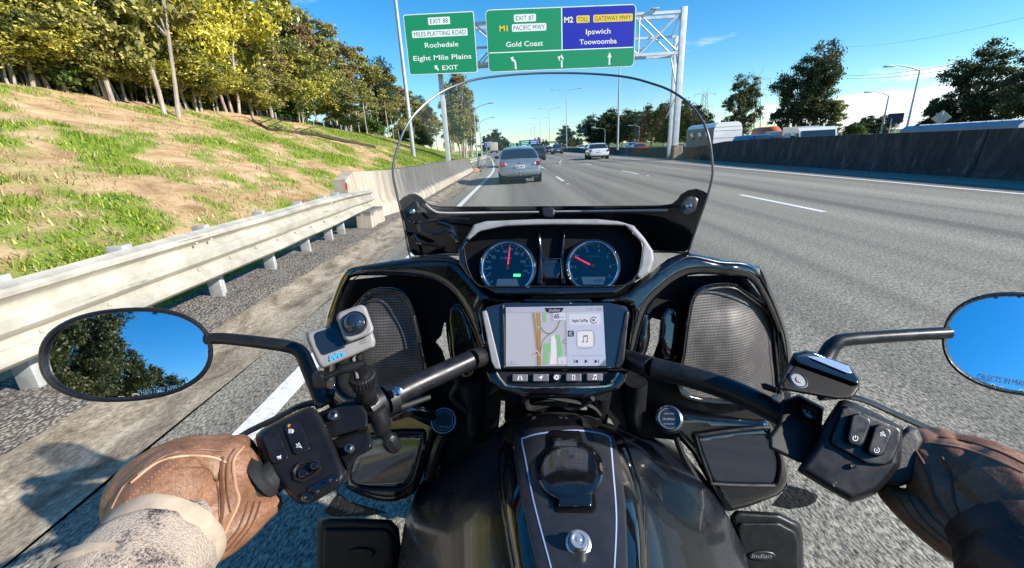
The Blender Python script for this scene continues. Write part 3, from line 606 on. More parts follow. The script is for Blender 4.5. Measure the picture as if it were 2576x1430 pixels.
# fence and fallen branch
t = thing('boundary_fence', 'low dark fence with pale posts behind the trunks on the bank crest', 'fence', (-14.6, 10, hL(-14.6, 10)))
g = MB(); g.grid([[Vector((-14.65, y, hL(-14.65, y)-.1)), Vector((-14.65, y, hL(-14.65, y)+.55))] for y in np.arange(9, 40, 1.)]); part('fence_mesh', g, 'void', t)
for y in np.arange(9, 40, 1.7): part('fence_post', MB().box((-14.58, y, hL(-14.6, y)+.3), (.06, .06, .75)), 'galv_dark', t)
pts = [atX(x, y, X) for x, y, X in ((640, 318, -11.6), (680, 350, -10.4), (740, 362, -10.2), (800, 364, -10.0), (850, 385, -9.3), (950, 430, -8.2))]
g = MB(); P = [Vector((p.x, p.y, hL(p.x, p.y)+.06)) for p in pts]; g.tube(P, [.05, .06, .07, .09, .11, .12], 7); rr = random.Random(4)
for i in range(18):
    k = rr.randrange(5); s = P[k].lerp(P[k+1], rr.random()); e = s+Vector((rr.uniform(-1.0, 1.0), rr.uniform(-1.6, 1.6), rr.uniform(.0, .35))); g.tube([s, s.lerp(e, .5)+Vector((0, 0, .1)), e], [.03, .018, .006], 5)
tag(part('fallen_branch', g, simple('dead_wood', (.05, .038, .03), .9)), 'dark fallen branch lying down the grassy bank above the concrete barrier', 'branch')
# ================================================================== GANTRY AND SIGNS
MT['sgreen'] = simple('sign_green', (.0, .27, .115), .6); MT['sblue'] = simple('sign_blue', (.003, .014, .42), .7); MT['syellow'] = simple('sign_yellow', (.90, .62, .04), .5)
MT['swhite'] = simple('sign_white', (.88, .93, .92), .5); MT['sink'] = simple('sign_black', (.02, .02, .02), .5); MT['sback'] = simple('sign_back', (.16, .17, .19), .6)
MT['dgreen'] = simple('sign_dark_text', (.03, .07, .05), .5)
GY = 33.
ga = thing('sign_gantry', 'white lattice steel gantry spanning the carriageway and holding the big direction signs', 'gantry', (12.2, GY, 0))
def bar(g, a, b, r): g.tube([a, b], r, 6)
for px0, py0, px1, py1, Y, w in ((1105, 185, 1131, 410, GY+.9, .17), (1716, 18, 1700, 400, GY+.5, .20), (1700, 92, 1683, 395, GY+1.6, .13)):
    a = atY(px0, py0, Y); b = atY(px1, py1, Y); b.z = -.2 if b.x > 0 else .3
    part('leg', MB().box((a+b)/2, (w*2, w*1.6, a.z-b.z), bevel=.02), 'white_steel', ga)
g = MB()
zt, zm, zb = 9.85, 8.45, 7.3; xl, xr = -5.2, 12.1
for z, Y in ((zt, GY+.45), (zb, GY+.45), (zt, GY+1.6), (zb, GY+1.6)): g.box(((xl+xr)/2, Y, z), (xr-xl, .16, .18))
g.box(((xl+xr)/2, GY+1.0, zm), (xr-xl, .14, .14))
n = 6
for i in range(n):
    x0 = xl+(xr-xl)*i/n; x1 = xl+(xr-xl)*(i+1)/n
    for Y in (GY+.45, GY+1.6):
        bar(g, (x0, Y, zb), (x1, Y, zt), .055); bar(g, (x0, Y, zt), (x1, Y, zb), .055)
    bar(g, (x0, GY+.45, zt), (x0, GY+1.6, zt), .05); bar(g, (x0, GY+.45, zb), (x0, GY+1.6, zb), .05); bar(g, (x0, GY+.45, zb), (x0, GY+.45, zt), .05)
part('truss', g, 'white_steel', ga)
g = MB(); g.tube([(12.1, GY+.5, 9.8), (11.9, GY+1.5, 8.6)], .05); g.tube([(11.95, GY+.5, 7.2), (12.4, GY+.6, 5.0), (11.9, GY+1.5, 3.2)], .045); g.tube([(12.4, GY+.5, 8.6), (11.95, GY+1.6, 7.2), (12.3, GY+.5, 4.4)], .05); part('brace', g, 'white_steel', ga)
part('lamp', MB().box((10.2, GY+.3, 10.08), (.55, .3, .1), bevel=.03).tube([(10.2, GY+.3, 9.85), (10.2, GY+.3, 10.05)], .03), 'lampsteel', ga)
tag(part('barrier_plinth', MB().box((12.25, GY, .5), (.75, .9, 1.05), taper=.8), 'gutter'), 'paler concrete plinth at the median barrier under the right gantry leg', 'plinth')
def signboard(label, x0, x1, zl, zr, zbl, zbr, tilt=0):
    """panel whose top and bottom edges run between two heights; returns root and a (u, v) -> point map"""
    t = thing('road_sign', label, 'sign', ((x0+x1)/2, GY, (zbl+zbr)/2))
    def fn(u, v, d=0): x = x0+(x1-x0)*u; zt_ = zl+(zr-zl)*u; zb_ = zbl+(zbr-zbl)*u; return Vector((x, GY-d, zt_+(zb_-zt_)*v))
    return t, fn
def rr_uv(cu, cv, w, h, r, asp): return [(cu+(x-cu), cv+(y-cv)*asp) for x, y in rrect(cu, cv, w, h/asp, r)]
def board(t, fn, W_, H_, edge='swhite', face='sgreen'):
    asp = W_/H_
    part('sign_panel', MB().prism(rr_uv(.5, .5, 1, 1, .03, asp), lambda x, y, h: fn(x, y, h), -.06, 0), 'sback', t)
    part('border', MB().prism(rr_uv(.5, .5, .998, .998, .03, asp), lambda x, y, h: fn(x, y, h), .002, .006), edge, t)
    part('face', MB().prism(rr_uv(.5, .5, 1-.022*(4.9/W_), 1-.022*4.9/W_*asp, .025, asp), lambda x, y, h: fn(x, y, h), .007, .012), face, t)
L0 = .018
def tx(t, fn, s, cu, cv, h, w, mat, nm='lettering', bold=.012): part(nm, text(MB(), s, lambda x, y: fn(x, y, L0), cu, cv, h, w, bold=bold), mat, t, smooth=False)
def plate(t, fn, cu, cv, w, h, asp, mat, nm='plate'): part(nm, MB().prism(rr_uv(cu, cv, w, h, .008, asp), lambda x, y, d: fn(x, y, d), .013, .016), mat, t, smooth=False)
t, fn = signboard('square green exit sign reading Rochedale and Eight Mile Plains on the left of the gantry', -7.16, -2.27, 10.52, 10.50, 6.75, 6.68)
A1 = 4.89/3.78; board(t, fn, 4.89, 3.78)
plate(t, fn, .5, .128, .31, .118, A1, 'swhite'); tx(t, fn, 'EXIT 88', .5, .128, .072, .25, 'dgreen', bold=0)
plate(t, fn, .495, .325, .79, .115, A1, 'swhite'); tx(t, fn, 'MILES PLATTING ROAD', .495, .325, .075, .74, 'dgreen', bold=0)
tx(t, fn, 'Rochedale', .505, .51, .082, .48, 'swhite'); tx(t, fn, 'Eight Mile Plains', .5, .72, .082, .84, 'swhite'); tx(t, fn, 'EXIT', .60, .895, .078, .23, 'swhite')
def arrow(t, fn, poly): part('arrow', flat(MB(), poly, lambda x, y: fn(x, y, L0)), 'swhite', t, smooth=False)
a = [(0, -1), (0, 0), (.0, 0)]
arrow(t, fn, [(.375, .852), (.425, .852), (.409, .877), (.437, .925), (.419, .945), (.394, .90), (.380, .922)])
t, fn = signboard('wide green and blue sign for the Gold Coast, Ipswich and Toowoomba on the gantry', -1.50, 8.85, 10.53, 10.36, 6.64, 6.50)
A2 = 10.35/3.88; board(t, fn, 10.35, 3.88)
part('panel', MB().prism([(.511, .022), (.985, .022), (.989, .04), (.989, .672), (.511, .672)], lambda x, y, d: fn(x, y, d), .0125, .014), 'sblue', t, smooth=False)
g = MB(); g.prism([(.012, .674), (.988, .674), (.988, .690), (.012, .690)], lambda x, y, d: fn(x, y, d), .0125, .017); g.prism([(.503, .02), (.510, .02), (.510, .674), (.503, .674)], lambda x, y, d: fn(x, y, d), .0125, .017); part('divider', g, 'swhite', t, smooth=False)
plate(t, fn, .262, .15, .147, .117, A2, 'swhite'); tx(t, fn, 'EXIT 87', .262, .15, .07, .12, 'dgreen', bold=0)
plate(t, fn, .288, .30, .23, .118, A2, 'swhite'); tx(t, fn, 'PACIFIC MWY', .288, .30, .075, .21, 'dgreen', bold=0)
tx(t, fn, 'M1', .117, .30, .085, .055, 'syellow', bold=.03); tx(t, fn, 'Gold Coast', .253, .555, .082, .25, 'swhite')
MT['swarm'] = simple('sign_cream', (.9, .86, .7), .5)
tx(t, fn, 'M2', .553, .205, .085, .06, 'swarm', bold=.03); plate(t, fn, .648, .205, .088, .115, A2, 'syellow'); tx(t, fn, 'TOLL', .648, .205, .075, .072, 'dgreen', bold=0)
plate(t, fn, .847, .205, .262, .118, A2, 'syellow'); tx(t, fn, 'GATEWAY MWY', .847, .205, .075, .24, 'dgreen', bold=0)
tx(t, fn, 'Ipswich', .750, .405, .082, .165, 'swarm'); tx(t, fn, 'Toowoomba', .750, .565, .082, .25, 'swarm')
def up_arrow(u, v0, v1, w=.0055): return [(u-w, v1), (u-w, v0+.085), (u-w*2.7, v0+.085), (u, v0), (u+w*2.7, v0+.085), (u+w, v0+.085), (u+w, v1)]
arrow(t, fn, up_arrow(.829, .745, .955)); arrow(t, fn, up_arrow(.503, .745, .965))
arrow(t, fn, [(.503, .92), (.502, .85), (.491, .83), (.488, .862), (.475, .79), (.495, .775), (.491, .80), (.504, .812)])
arrow(t, fn, [(.182, .965), (.180, .87), (.173, .82), (.165, .835), (.153, .77), (.176, .755), (.172, .785), (.185, .81), (.192, .86), (.194, .965)])

# ---- lamps
def lamp2(H, arm): 
    t = thing('street_lamp', 'x', 'street lamp'); part('pole', MB().tube([(0, 0, 0), (0, 0, H-.9)], [.11, .06], 8), 'lampsteel', t)
    for s_ in (-1, 1):
        part('arm', MB().tube([(0, 0, H-.95), (s_*.25, 0, H-.55), (s_*.8, 0, H-.22), (s_*arm, 0, H)], [.06, .05, .045, .04], 6), 'lampsteel', t)
        part('lamp_head', MB().box((s_*(arm+.3), 0, H+.02), (.75, .3, .14), bevel=.05), 'lampsteel', t)
    return t
l2 = lamp2(13.3, 2.9)
GL = 'double armed lamps along the median'
for i, Y in enumerate([108, 157, 205, 252, 300, 350, 400]):
    lab = ('nearest and tallest looking', 'second', 'third', 'fourth', 'fifth', 'sixth', 'farthest')[i]+' double armed lamp on the median beyond the white sedan'
    X = 13.1-.02*max(0, Y-150)*.3
    if i == 0: l2.location = (X, Y, .8); l2['label'] = lab; l2['group'] = GL
    else: dup(l2, (X, Y, .8), 0, lab, None, GL)
# lamps seen in the left mirror
dup(l2, (13.1, -60, .8), 0, 'double armed median lamp behind the rider, reflected in the left mirror', None, GL)
dup(l2, (13.1, -110, .8), 0, 'farther double armed median lamp behind the rider, reflected in the left mirror', None, GL)
def pole(name, px0, py0, px1, py1, Y, r, zb, label, extra=0):
    a = atY(px0, py0, Y); b = atY(px1, py1, Y); b.x += .0; b.z = zb; a.x = a.x
    b = Vector(((a.x+b.x)/2, Y, zb)); a = Vector((b.x, Y, a.z+extra)); t = thing(name, label, 'pole', b); part('pole', MB().tube([b, b.lerp(a, .5), a], [r*1.25, r, r*.75], 10), 'lampsteel', t); return t, a
t, a = pole('street_lamp', 993, 0, 1045, 415, 29, .115, .2, 'thick grey lamp post on the left bank crossing the edge of the exit sign', 3.5)
part('arm', MB().tube([a, a+Vector((.8, 0, .8)), a+Vector((2.6, 0, 1.3))], [.08, .07, .05], 7), 'lampsteel', t); part('lamp_head', MB().box(a+Vector((3, 0, 1.3)), (.8, .35, .15), bevel=.05), 'lampsteel', t)
t, a = pole('street_lamp', 1558, 172, 1554, 372, 54, .10, .6, 'tall thin post on the median just right of the white sedan', .8)
part('arm', MB().tube([a, a+Vector((.3, 0, .5)), a+Vector((2.2, 0, 1.0))], .05, 6), 'lampsteel', t); part('lamp_head', MB().box(a+Vector((2.5, 0, 1.0)), (.8, .3, .14), bevel=.05), 'lampsteel', t)
def lamp1(px, py, X, arm, label, right=False, H=None):
    p = atX(px, py, X); t = thing('street_lamp', label, 'street lamp', (p.x, p.y, -.5), 'single armed lamps across the motorway')
    part('pole', MB().tube([(p.x, p.y, -.5), (p.x, p.y, p.z)], [.10, .055], 8), 'lampsteel', t); s_ = 1 if right else -1
    q = Vector((p.x, p.y, p.z)); part('arm', MB().tube([q, q+Vector((s_*arm*.35, 0, .28)), q+Vector((s_*arm*.8, 0, .48)), q+Vector((s_*arm, 0, .46))], [.055, .05, .045, .04], 6), 'lampsteel', t)
    part('lamp_head', MB().box(q+Vector((s_*(arm+.3), 0, .45)), (.8, .32, .13), bevel=.05), 'lampsteel', t)
lamp1(2314, 178, 34, 2.3, 'largest single armed street lamp on the right, left of the diamond sign')
lamp1(2236, 241, 40, 1.9, 'smaller street lamp over the white cloud, left of the largest one')
lamp1(1609, 320, 30, 2.1, 'street lamp in front of the round trees, above the red car')
lamp1(1522, 326, 30, 2.1, 'street lamp in front of the round trees, just above the white sedan')
for i, (px, py, Y, lab) in enumerate([(1192, 278, 62, 'thin street lamp before the tall narrow gum on the left'), (1206, 310, 80, 'second thin street lamp right of the one before the narrow gum'), (1210, 336, 110, 'third and smallest thin street lamp by the narrow gum')]):
    p = atY(px, py, Y); t = thing('street_lamp', lab, 'street lamp', (p.x, Y, 0), 'thin lamps along the left verge'); q = Vector((p.x, Y, p.z))
    part('pole', MB().tube([(p.x, Y, 0), q], [.10, .06], 7), 'lampsteel', t); part('arm', MB().tube([q, q+Vector((.8, 0, .5)), q+Vector((2.2, 0, .8))], .05, 6), 'lampsteel', t); part('lamp_head', MB().box(q+Vector((2.5, 0, .8)), (.7, .3, .12), bevel=.04), 'lampsteel', t)
# ---- pylons and wires
def pylon(px, py, X, label):
    p = atX(px, py, X); H = p.z-.3; t = thing('pylon', label, 'pylon', (p.x, p.y, .3), 'electricity pylons beyond the trees'); g = MB()
    z0 = .3; lv = [0, .18, .34, .48, .6, .7, .78, .86]; wd_ = lambda q: H*(.085*(1-q)**1.1+.022)
    for a, b in zip(lv, lv[1:]):
        for sx_, sy_ in ((-1, -1), (1, -1), (1, 1), (-1, 1)):
            g.tube([(p.x+sx_*wd_(a), p.y+sy_*wd_(a), z0+a*H), (p.x+sx_*wd_(b), p.y+sy_*wd_(b), z0+b*H)], .17, 4)
            nx, ny = -sy_, sx_
            g.tube([(p.x+sx_*wd_(a), p.y+sy_*wd_(a), z0+a*H), (p.x+nx*wd_(b), p.y+ny*wd_(b), z0+b*H)], .12, 4)
    part('tower', g, 'galv_dark', t)
    for z, w in ((.84, .20), (.62, .17)):
        for s_ in (-1, 1):
            q = MB(); q.tube([(p.x, p.y, z0+z*H), (p.x+s_*w*H, p.y, z0+(z+.005)*H)], .08, 4); q.tube([(p.x, p.y, z0+(z+.05)*H), (p.x+s_*w*H, p.y, z0+(z+.005)*H)], .07, 4); q.tube([(p.x+s_*w*H, p.y, z0+z*H), (p.x+s_*w*H, p.y, z0+(z-.05)*H)], .09, 4); part('arm', q, 'lampsteel', t)
    for s_ in (-1, 1): part('peak', MB().tube([(p.x+s_*.01*H, p.y, z0+.86*H), (p.x+s_*.085*H, p.y, z0+H)], .08, 4), 'lampsteel', t)
pylon(1776, 215, 110, 'nearer electricity pylon standing left of the dark gums'); pylon(1908, 172, 110, 'electricity pylon rising between the two dark gums')
for i, (x0, y0, x1, y1, r) in enumerate([(2130, 190, 2620, 118, .035), (2130, 198, 2620, 132, .035), (2100, 288, 2330, 290, .03), (2380, 160, 2620, 128, .03), (2130, 236, 2340, 215, .02), (2120, 118, 2620, 35, .018)]):
    a = atX(x0, y0, 90); b = atX(x1, y1, 60); P = [a.lerp(b, k/12)-Vector((0, 0, .9*4*(k/12)*(1-k/12))) for k in range(13)]
    tag(part('power_line', MB().tube(P, r, 4), 'lampsteel'), ('thicker upper power line of the pair right of the tallest gum', 'thicker lower power line of the pair right of the tallest gum', 'low power line crossing the white cloud', 'thin power line above the tree right of the diamond sign', 'faint power line just above the cloud', 'faint highest power line at the upper right')[i], 'power line', 'power lines at the right')
# ---- right hand sign backs
def at32(px, py): return atX(px, py, 32)
p = at32(2253, 298); t = thing('road_sign', 'dark square sign seen from behind left of the diamond sign', 'sign', (p.x, p.y, 0)); part('sign_panel', MB().box(p, (1.0, .06, .78), Matrix.Rotation(radians(-38), 3, 'Z'), bevel=.02), simple('sign_back_dark', (.012, .02, .05), .5), t)
for s_ in (-.22, .22): part('post', MB().tube([(p.x+s_, p.y+.1, -.4), (p.x+s_, p.y+.1, p.z)], .045, 6), 'galv_dark', t)
p = at32(2368, 297); t = thing('road_sign', 'pale diamond shaped sign seen from behind on one post', 'sign', (p.x, p.y, 0)); part('sign_panel', MB().box(p, (.78, .04, .78), Matrix.Rotation(radians(-40), 3, 'Z') @ Matrix.Rotation(radians(45), 3, 'Y'), bevel=.02), simple('sign_back_pale', (.5, .46, .42), .5), t); part('post', MB().tube([(p.x-.04, p.y-.05, -.4), (p.x-.04, p.y-.05, p.z+.45)], .05, 6), 'galv_dark', t)
# ---- far signs and bridge
def fsign(px, py, Y, w, h, mat, label, legs=True, zb=0):
    p = atY(px, py, Y); t = thing('road_sign', label, 'sign', (p.x, Y, zb)); part('sign_panel', MB().box(p, (w, .15, h), bevel=.03), mat, t); part('border', MB().box((p.x, Y+.02, p.z), (w+.3, .1, h+.3)), 'swhite', t); g = MB()
    for k in range(3): g.box((p.x-(k-1)*w*.05, Y-.09, p.z+h*(.25-.25*k)), (w*(.7-.12*k), .02, h*.09))
    part('lettering', g, 'swhite', t)
    if legs:
        for s_ in (-.35, .35): part('post', MB().tube([(p.x+s_*w, Y+.1, zb), (p.x+s_*w, Y+.1, p.z)], .09, 6), 'lampsteel', t)
fsign(1320, 362, 250, 6.2, 3.6, 'sgreen', 'small far green sign beside the far blue sign above the motorway'); fsign(1342, 360.5, 250, 5.2, 3.4, 'sblue', 'small far blue sign above the motorway')
fsign(1290, 373, 130, 1.6, 2.2, 'sgreen', 'small upright green exit sign right of the box truck'); fsign(1229, 364, 160, 2.2, 1.4, 'sblue', 'small light blue sign at the ramp left of the box truck')
t = thing('overbridge', 'low concrete road bridge crossing the motorway in the distance', 'bridge', (20, 520, 0)); MT['bridge'] = simple('bridge_concrete', (.36, .34, .31), .85, var=.15, vs=.3)
part('deck', MB().box((30, 520, 5.6), (150, 9, 1.3)), 'bridge', t); part('parapet', MB().box((30, 515.4, 6.9), (150, .3, 1.3)), 'bridge', t)
for x in (-22, 2, 26, 50, 76): part('pier', MB().box((x, 520, 2.4), (2, 6, 5.2)), 'bridge', t)
g = MB()
for k in range(10): g.box((8+k*3.4, 516, 8.3+.4*(k % 3)), (1.9, .6, 2.2+.8*(k % 2)))
part('noise_panel', g, simple('brick_red', (.42, .26, .2), .9), t)

# ================================================================== VEHICLES
def paint(name, c, metal=.0, rough=.28): 
    m = M(name); m.p(Base_Color=c, Metallic=metal, Roughness=rough, Coat_Weight=1., Coat_Roughness=.04); return m.m
PN = dict(silver=paint('silver_paint', (.36, .365, .39), .6), white=paint('white_paint', (.80, .80, .81)), black=paint('black_paint', (.02, .022, .025)), grey=paint('grey_paint', (.07, .075, .08)), red=paint('red_paint', (.8, .03, .03)), blue=paint('blue_paint', (.03, .12, .35)), lblue=paint('light_blue_paint', (.30, .42, .62)))
MT['tyre'] = simple('tyre', (.015, .015, .016), .8); MT['rim'] = simple('alloy_rim', (.45, .45, .47), .3, .8); MT['tail'] = simple('tail_light', (.33, .015, .02), .12, 0, 1)
MT['tailc'] = simple('clear_lamp', (.6, .55, .55), .15, 0, 1); MT['brake'] = simple('lit_brake_light', (1, .12, .08), .3, emit=1.6); MT['plate'] = simple('number_plate', (.8, .72, .74), .4); MT['maroon'] = simple('plate_text', (.22, .02, .05), .5)
MT['seatc'] = simple('car_seat_cloth', (.22, .21, .2), .9)
MT['trimblack'] = simple('car_black_trim', (.02, .02, .022), .5)
def car(name, label, catg, col, L_=4.6, Wd=1.78, H=1.44, cab=(-1.78, -1.18, .35, 1.3), belt=.98, detail=True, tail='round', plate='', tow=False, boot=True, brake=False, group=None):
    t = thing(name, label, catg, group=group); hw = Wd/2; h2 = L_/2
    st = [(-h2, .42, .80, .80), (-h2+.04, .34, .93, .90), (-h2+.14, .27, belt, .955), (-h2+.5, .22, belt+.035, .99), (-1.1, .2, belt, 1.), (0, .2, belt-.02, 1.), (1.0, .2, belt-.05, 1.), (1.6, .22, belt-.09, .985), (h2-.35, .26, belt-.2, .93), (h2-.08, .32, belt-.34, .82), (h2, .42, .56, .7)]
    if not boot: st[2] = (-h2+.14, .27, belt, .96)
    T = cat(st, 3); rows = []
    for y, zb, zt, w in T:
        r = []; w *= hw; zc = (zb+zt)/2; hz = (zt-zb)/2; n = 24
        for j in range(n):
            q = 2*pi*j/n; ca, sa = cos(q), sin(q); pw = .42 if sa > 0 else .5
            x = math.copysign(abs(ca)**.35, ca)*w*(1-.06*max(0, sa)-.07*max(0, -sa)); r.append(Vector((x, y, zc+math.copysign(abs(sa)**pw, sa)*hz)))
        rows.append(r)
    g = MB(); g.grid(rows, closed=True); n = 24; g.f += [list(range(n)), [len(g.v)-n+i for i in range(n)][::-1]]
    body = part('body', g, PN[col], t, local=True, sharp=60)
    y0, y1, y2, y3 = cab; cs = [(y0, belt-.04, .80), (y0+.12, belt+.08, .79), (y1, H-.10, .70), (y1+.2, H-.03, .68), ((y1+y2)/2, H, .67), (y2-.1, H-.02, .67), (y2+.1, H-.08, .68), (y3-.15, belt+.03, .78), (y3, belt-.05, .80)]
    CS = cat(cs, 4)
    def sec(i, off=0.):
        y, zt, wt = CS[i]; r = []; wb = hw*.93; zb = belt-.06; wt = hw*wt*1.08
        P = [(-wb, zb), (-wb*.985, zb+.4*(zt-zb)), (-(wt+.02), zt-.09*min(1, (zt-zb)*3)), (-(wt-.10), zt-.015), (-wt*.4, zt), (0, zt+.008), (wt*.4, zt), (wt-.10, zt-.015), (wt+.02, zt-.09*min(1, (zt-zb)*3)), (wb*.985, zb+.4*(zt-zb)), (wb, zb)]
        return [Vector((q[0]*(1+off/hw), y, q[1]+off)) for q in cat(P, 3)]
    R = [sec(i) for i in range(len(CS))]; part('cabin', MB().grid(R), PN[col], t, local=True, sharp=60)
    def ypos(r0_, r1_): return [i for i, c in enumerate(CS) if r0_ <= c[0] <= r1_]
    def glass(nm, iy, s0, s1, dy=0): rr_ = [[v+Vector((0, dy, 0)) for v in sec(i, .012)[s0:s1]] for i in iy]; part(nm, MB().grid(rr_), 'carglass', t, local=True)
    glass('rear_window', ypos(y0+.06, y1+.06), 7, 24, -.015)
    glass('windscreen', ypos(y2+.1, y3-.12), 7, 24, .015)
    glass('side_window', ypos(y1-.1, y2+.35), 1, 6); glass('side_window', ypos(y1-.1, y2+.35), 25, 30)
    for sx_ in (-1, 1):
        for y in (-h2+.92, h2-.92):
            w = part('wheel', MB().lathe((sx_*(hw-.21), y, .32), (sx_, 0, 0), [(.20, 0), (.30, 0), (.32, .03), (.32, .17), (.30, .2), (.215, .2), (.2, .17)], 22), 'tyre', t, local=True)
            g = MB().lathe((sx_*(hw-.21), y, .32), (sx_, 0, 0), [(.03, .19), (.2, .165), (.2, .15)], 20)
            part('rim', g, 'rim', w, local=True)
            part('wheel_arch', MB().lathe((sx_*(hw-.30), y, .34), (sx_, 0, 0), [(.37, 0), (.37, .305)], 22), 'trimblack', t, local=True)
        part('wing_mirror', MB().box((sx_*(hw+.1), y3-.45, belt+.06), (.2, .14, .14), bevel=.04), PN[col] if col != 'silver' else 'trimblack', t, local=True)
        if tail == 'round':
            part('tail_light', MB().box((sx_*.665, -h2+.06, .80), (.36, .16, .17), Matrix.Rotation(-sx_*radians(14), 3, 'Z'), bevel=.05), 'tail', t, local=True)
            for k in (0, 1): part('lamp_lens', MB().lathe((sx_*(.60+.14*k), -h2-.02+.035*k, .80), (sx_*.2, -1, 0), [(.058, 0), (.05, .02), (.02, .028)], 14), 'tailc', t, local=True)
        elif tail == 'tri':
            part('tail_light', MB().box((sx_*(hw-.19), -h2+.09, .80), (.30, .22, .19), Matrix.Rotation(-sx_*radians(28), 3, 'Z'), bevel=.05), 'tail', t, local=True)
        else: part('tail_light', MB().box((sx_*(hw-.09), -h2+.0, .85), (.13, .08, .34), bevel=.02), 'tail', t, local=True)
    part('bumper', MB().box((0, -h2+.06, .49), (Wd*.9, .22, .26), bevel=.07), PN[col] if detail else 'trimblack', t, local=True)
    part('under_bumper', MB().box((0, -h2+.16, .27), (Wd*.78, .2, .14), bevel=.04), 'trimblack', t, local=True)
    p_l = part('number_plate', MB().box((0, -h2-.035, .68), (.38, .02, .13), bevel=.004), 'plate', t, local=True)
    if plate: part('lettering', text(MB(), plate, lambda x, y: Vector((x, -h2-.048, .68-y)), 0, 0, .075, .32, bold=.02), 'maroon', p_l, local=True, smooth=False)
    if detail:
        part('badge', MB().lathe((0, -h2-.005, .85), (0, -1, 0), [(.045, 0), (.035, .012)], 14), 'chrome', t, local=True)
        part('exhaust', MB().tube([(.5, -h2-.02, .24), (.5, -h2+.3, .25)], .035, 10), 'rim', t, local=True)
        for s_ in (-.35, .35): part('seat', MB().box((s_, -.55, .98), (.46, .14, .62), bevel=.06).box((s_, -.5, 1.28), (.24, .1, .17), bevel=.04), 'seatc', t, local=True)
        g = MB()
        for k in range(2): g.box((0, -h2-.028+.0*k, .60-.15*k), (Wd*.80, .012, .012))
        part('seam', g, 'trimblack', t, local=True)
        part('aerial', MB().tube([(0, y1+.1, H-.02), (0, y1-.1, H+.12)], .008, 5), 'trimblack', t, local=True)
    part('brake_light', MB().box((0, y0+.36, belt+.17), (.30, .05, .06), bevel=.01), 'brake' if brake else 'tail', t, local=True)
    if tow: part('tow_bar', MB().tube([(-.02, -h2+.1, .38), (-.02, -h2-.14, .36), (-.02, -h2-.16, .46)], .025, 7).tube([(-.2, -h2+.02, .36), (.2, -h2+.02, .36)], .028, 7).add(*ball((-.02, -h2-.16, .48), .035)), 'chrome', t, local=True)
    return t
def put(t, x, y, rz=0, z=0.): t.location = (x, y, z); t.rotation_euler = (0, 0, rz); return t
put(car('silver_sedan', 'silver grey sedan with round tail lamps driving directly ahead of the rider', 'car', 'silver', 4.68, 1.80, 1.45, plate='053 FWT', tow=True, brake=True), .20, 19.9, radians(1))
put(car('white_sedan', 'clean white sedan in the far right lane near the median', 'car', 'white', 4.95, 1.95, 1.50, tail='tri'), 8.35, 44.2, radians(-4))
def small(nm, label, col, px, py, Y, z=0, rz=0, **k):
    t = car(nm, label, k.pop('cat_', 'car'), col, detail=False, **k); p = atY(px, py, Y); return put(t, p.x, Y, rz, z)
small('pickup_truck', 'dark grey pickup ahead in the middle lane seen from behind', 'grey', 1401, 385, 84, L_=5.3, Wd=1.95, H=1.78, belt=1.12, tail='bar', cab=(-.9, -.7, .5, 1.2))
small('dark_car', 'dark car just left of the dark grey pickup', 'black', 1380, 385, 96, H=1.5)
small('white_van', 'white van far ahead between the silver sedan roof and the dark cars', 'white', 1365, 380, 120, L_=5, Wd=1.95, H=2.2, belt=1.2, cab=(-2.3, -2.2, 1.6, 2.1), tail='bar', boot=False, cat_='van')
small('dark_suv', 'black four wheel drive partly hidden right of the silver sedan roof', 'black', 1349, 392, 50, Wd=1.9, H=1.8, belt=1.12, cab=(-2.1, -1.95, .5, 1.3), tail='bar', boot=False)
small('pale_car', 'pale blue white car just over the roof of the silver sedan', 'lblue', 1316, 388, 36, H=1.55, Wd=1.8)
for i, (px, Y, c) in enumerate([(1335, 170, 'white'), (1352, 200, 'silver'), (1340, 230, 'red'), (1372, 190, 'silver')]):
    small('distant_car', 'tiny %s car far ahead, %s from the left of the distant queue' % (c, ordn[i]), c, px, 384, Y, H=1.5).__setitem__('group', 'distant cars ahead')
for i, (px, py, X, c, lab) in enumerate([(1607, 372, 17.5, 'red', 'red car showing over the median barrier right of the thin post'), (1592, 372, 18.5, 'lblue', 'pale car just left of the red car over the median barrier'), (1700, 368, 18, 'lblue', 'pale blue car glimpsed behind the right gantry leg')]):
    p = atX(px, py, X); t = car('oncoming_car', lab, 'car', c, detail=False, H=1.5, group='cars on the opposite carriageway'); put(t, X, p.y, pi, zo(p.y)+(.0 if i < 2 else .3))
for i, (px, lab) in enumerate([(1462, 'white car beyond the median left of the round trees'), (1480, 'pale silver car beyond the median beside the round trees')]):
    p = atX(px, 375, 18); t = car('oncoming_car', lab, 'car', ('white', 'silver')[i], detail=False, H=1.5, group='cars on the opposite carriageway'); put(t, 18, p.y, pi, zo(p.y))
for i, (px, lab) in enumerate([(1905, 'blue car roof just over the barrier left of the white truck cab')]):
    p = atX(px, 340, 17.5); t = car('oncoming_car', lab, 'car', 'blue', detail=False, L_=4.7, H=1.95, belt=1.35, cab=(-2.1, -1.9, .6, 1.4), group='cars on the opposite carriageway'); put(t, 17.5, p.y, pi, atX(1905, 339, 17.5).z-1.95)
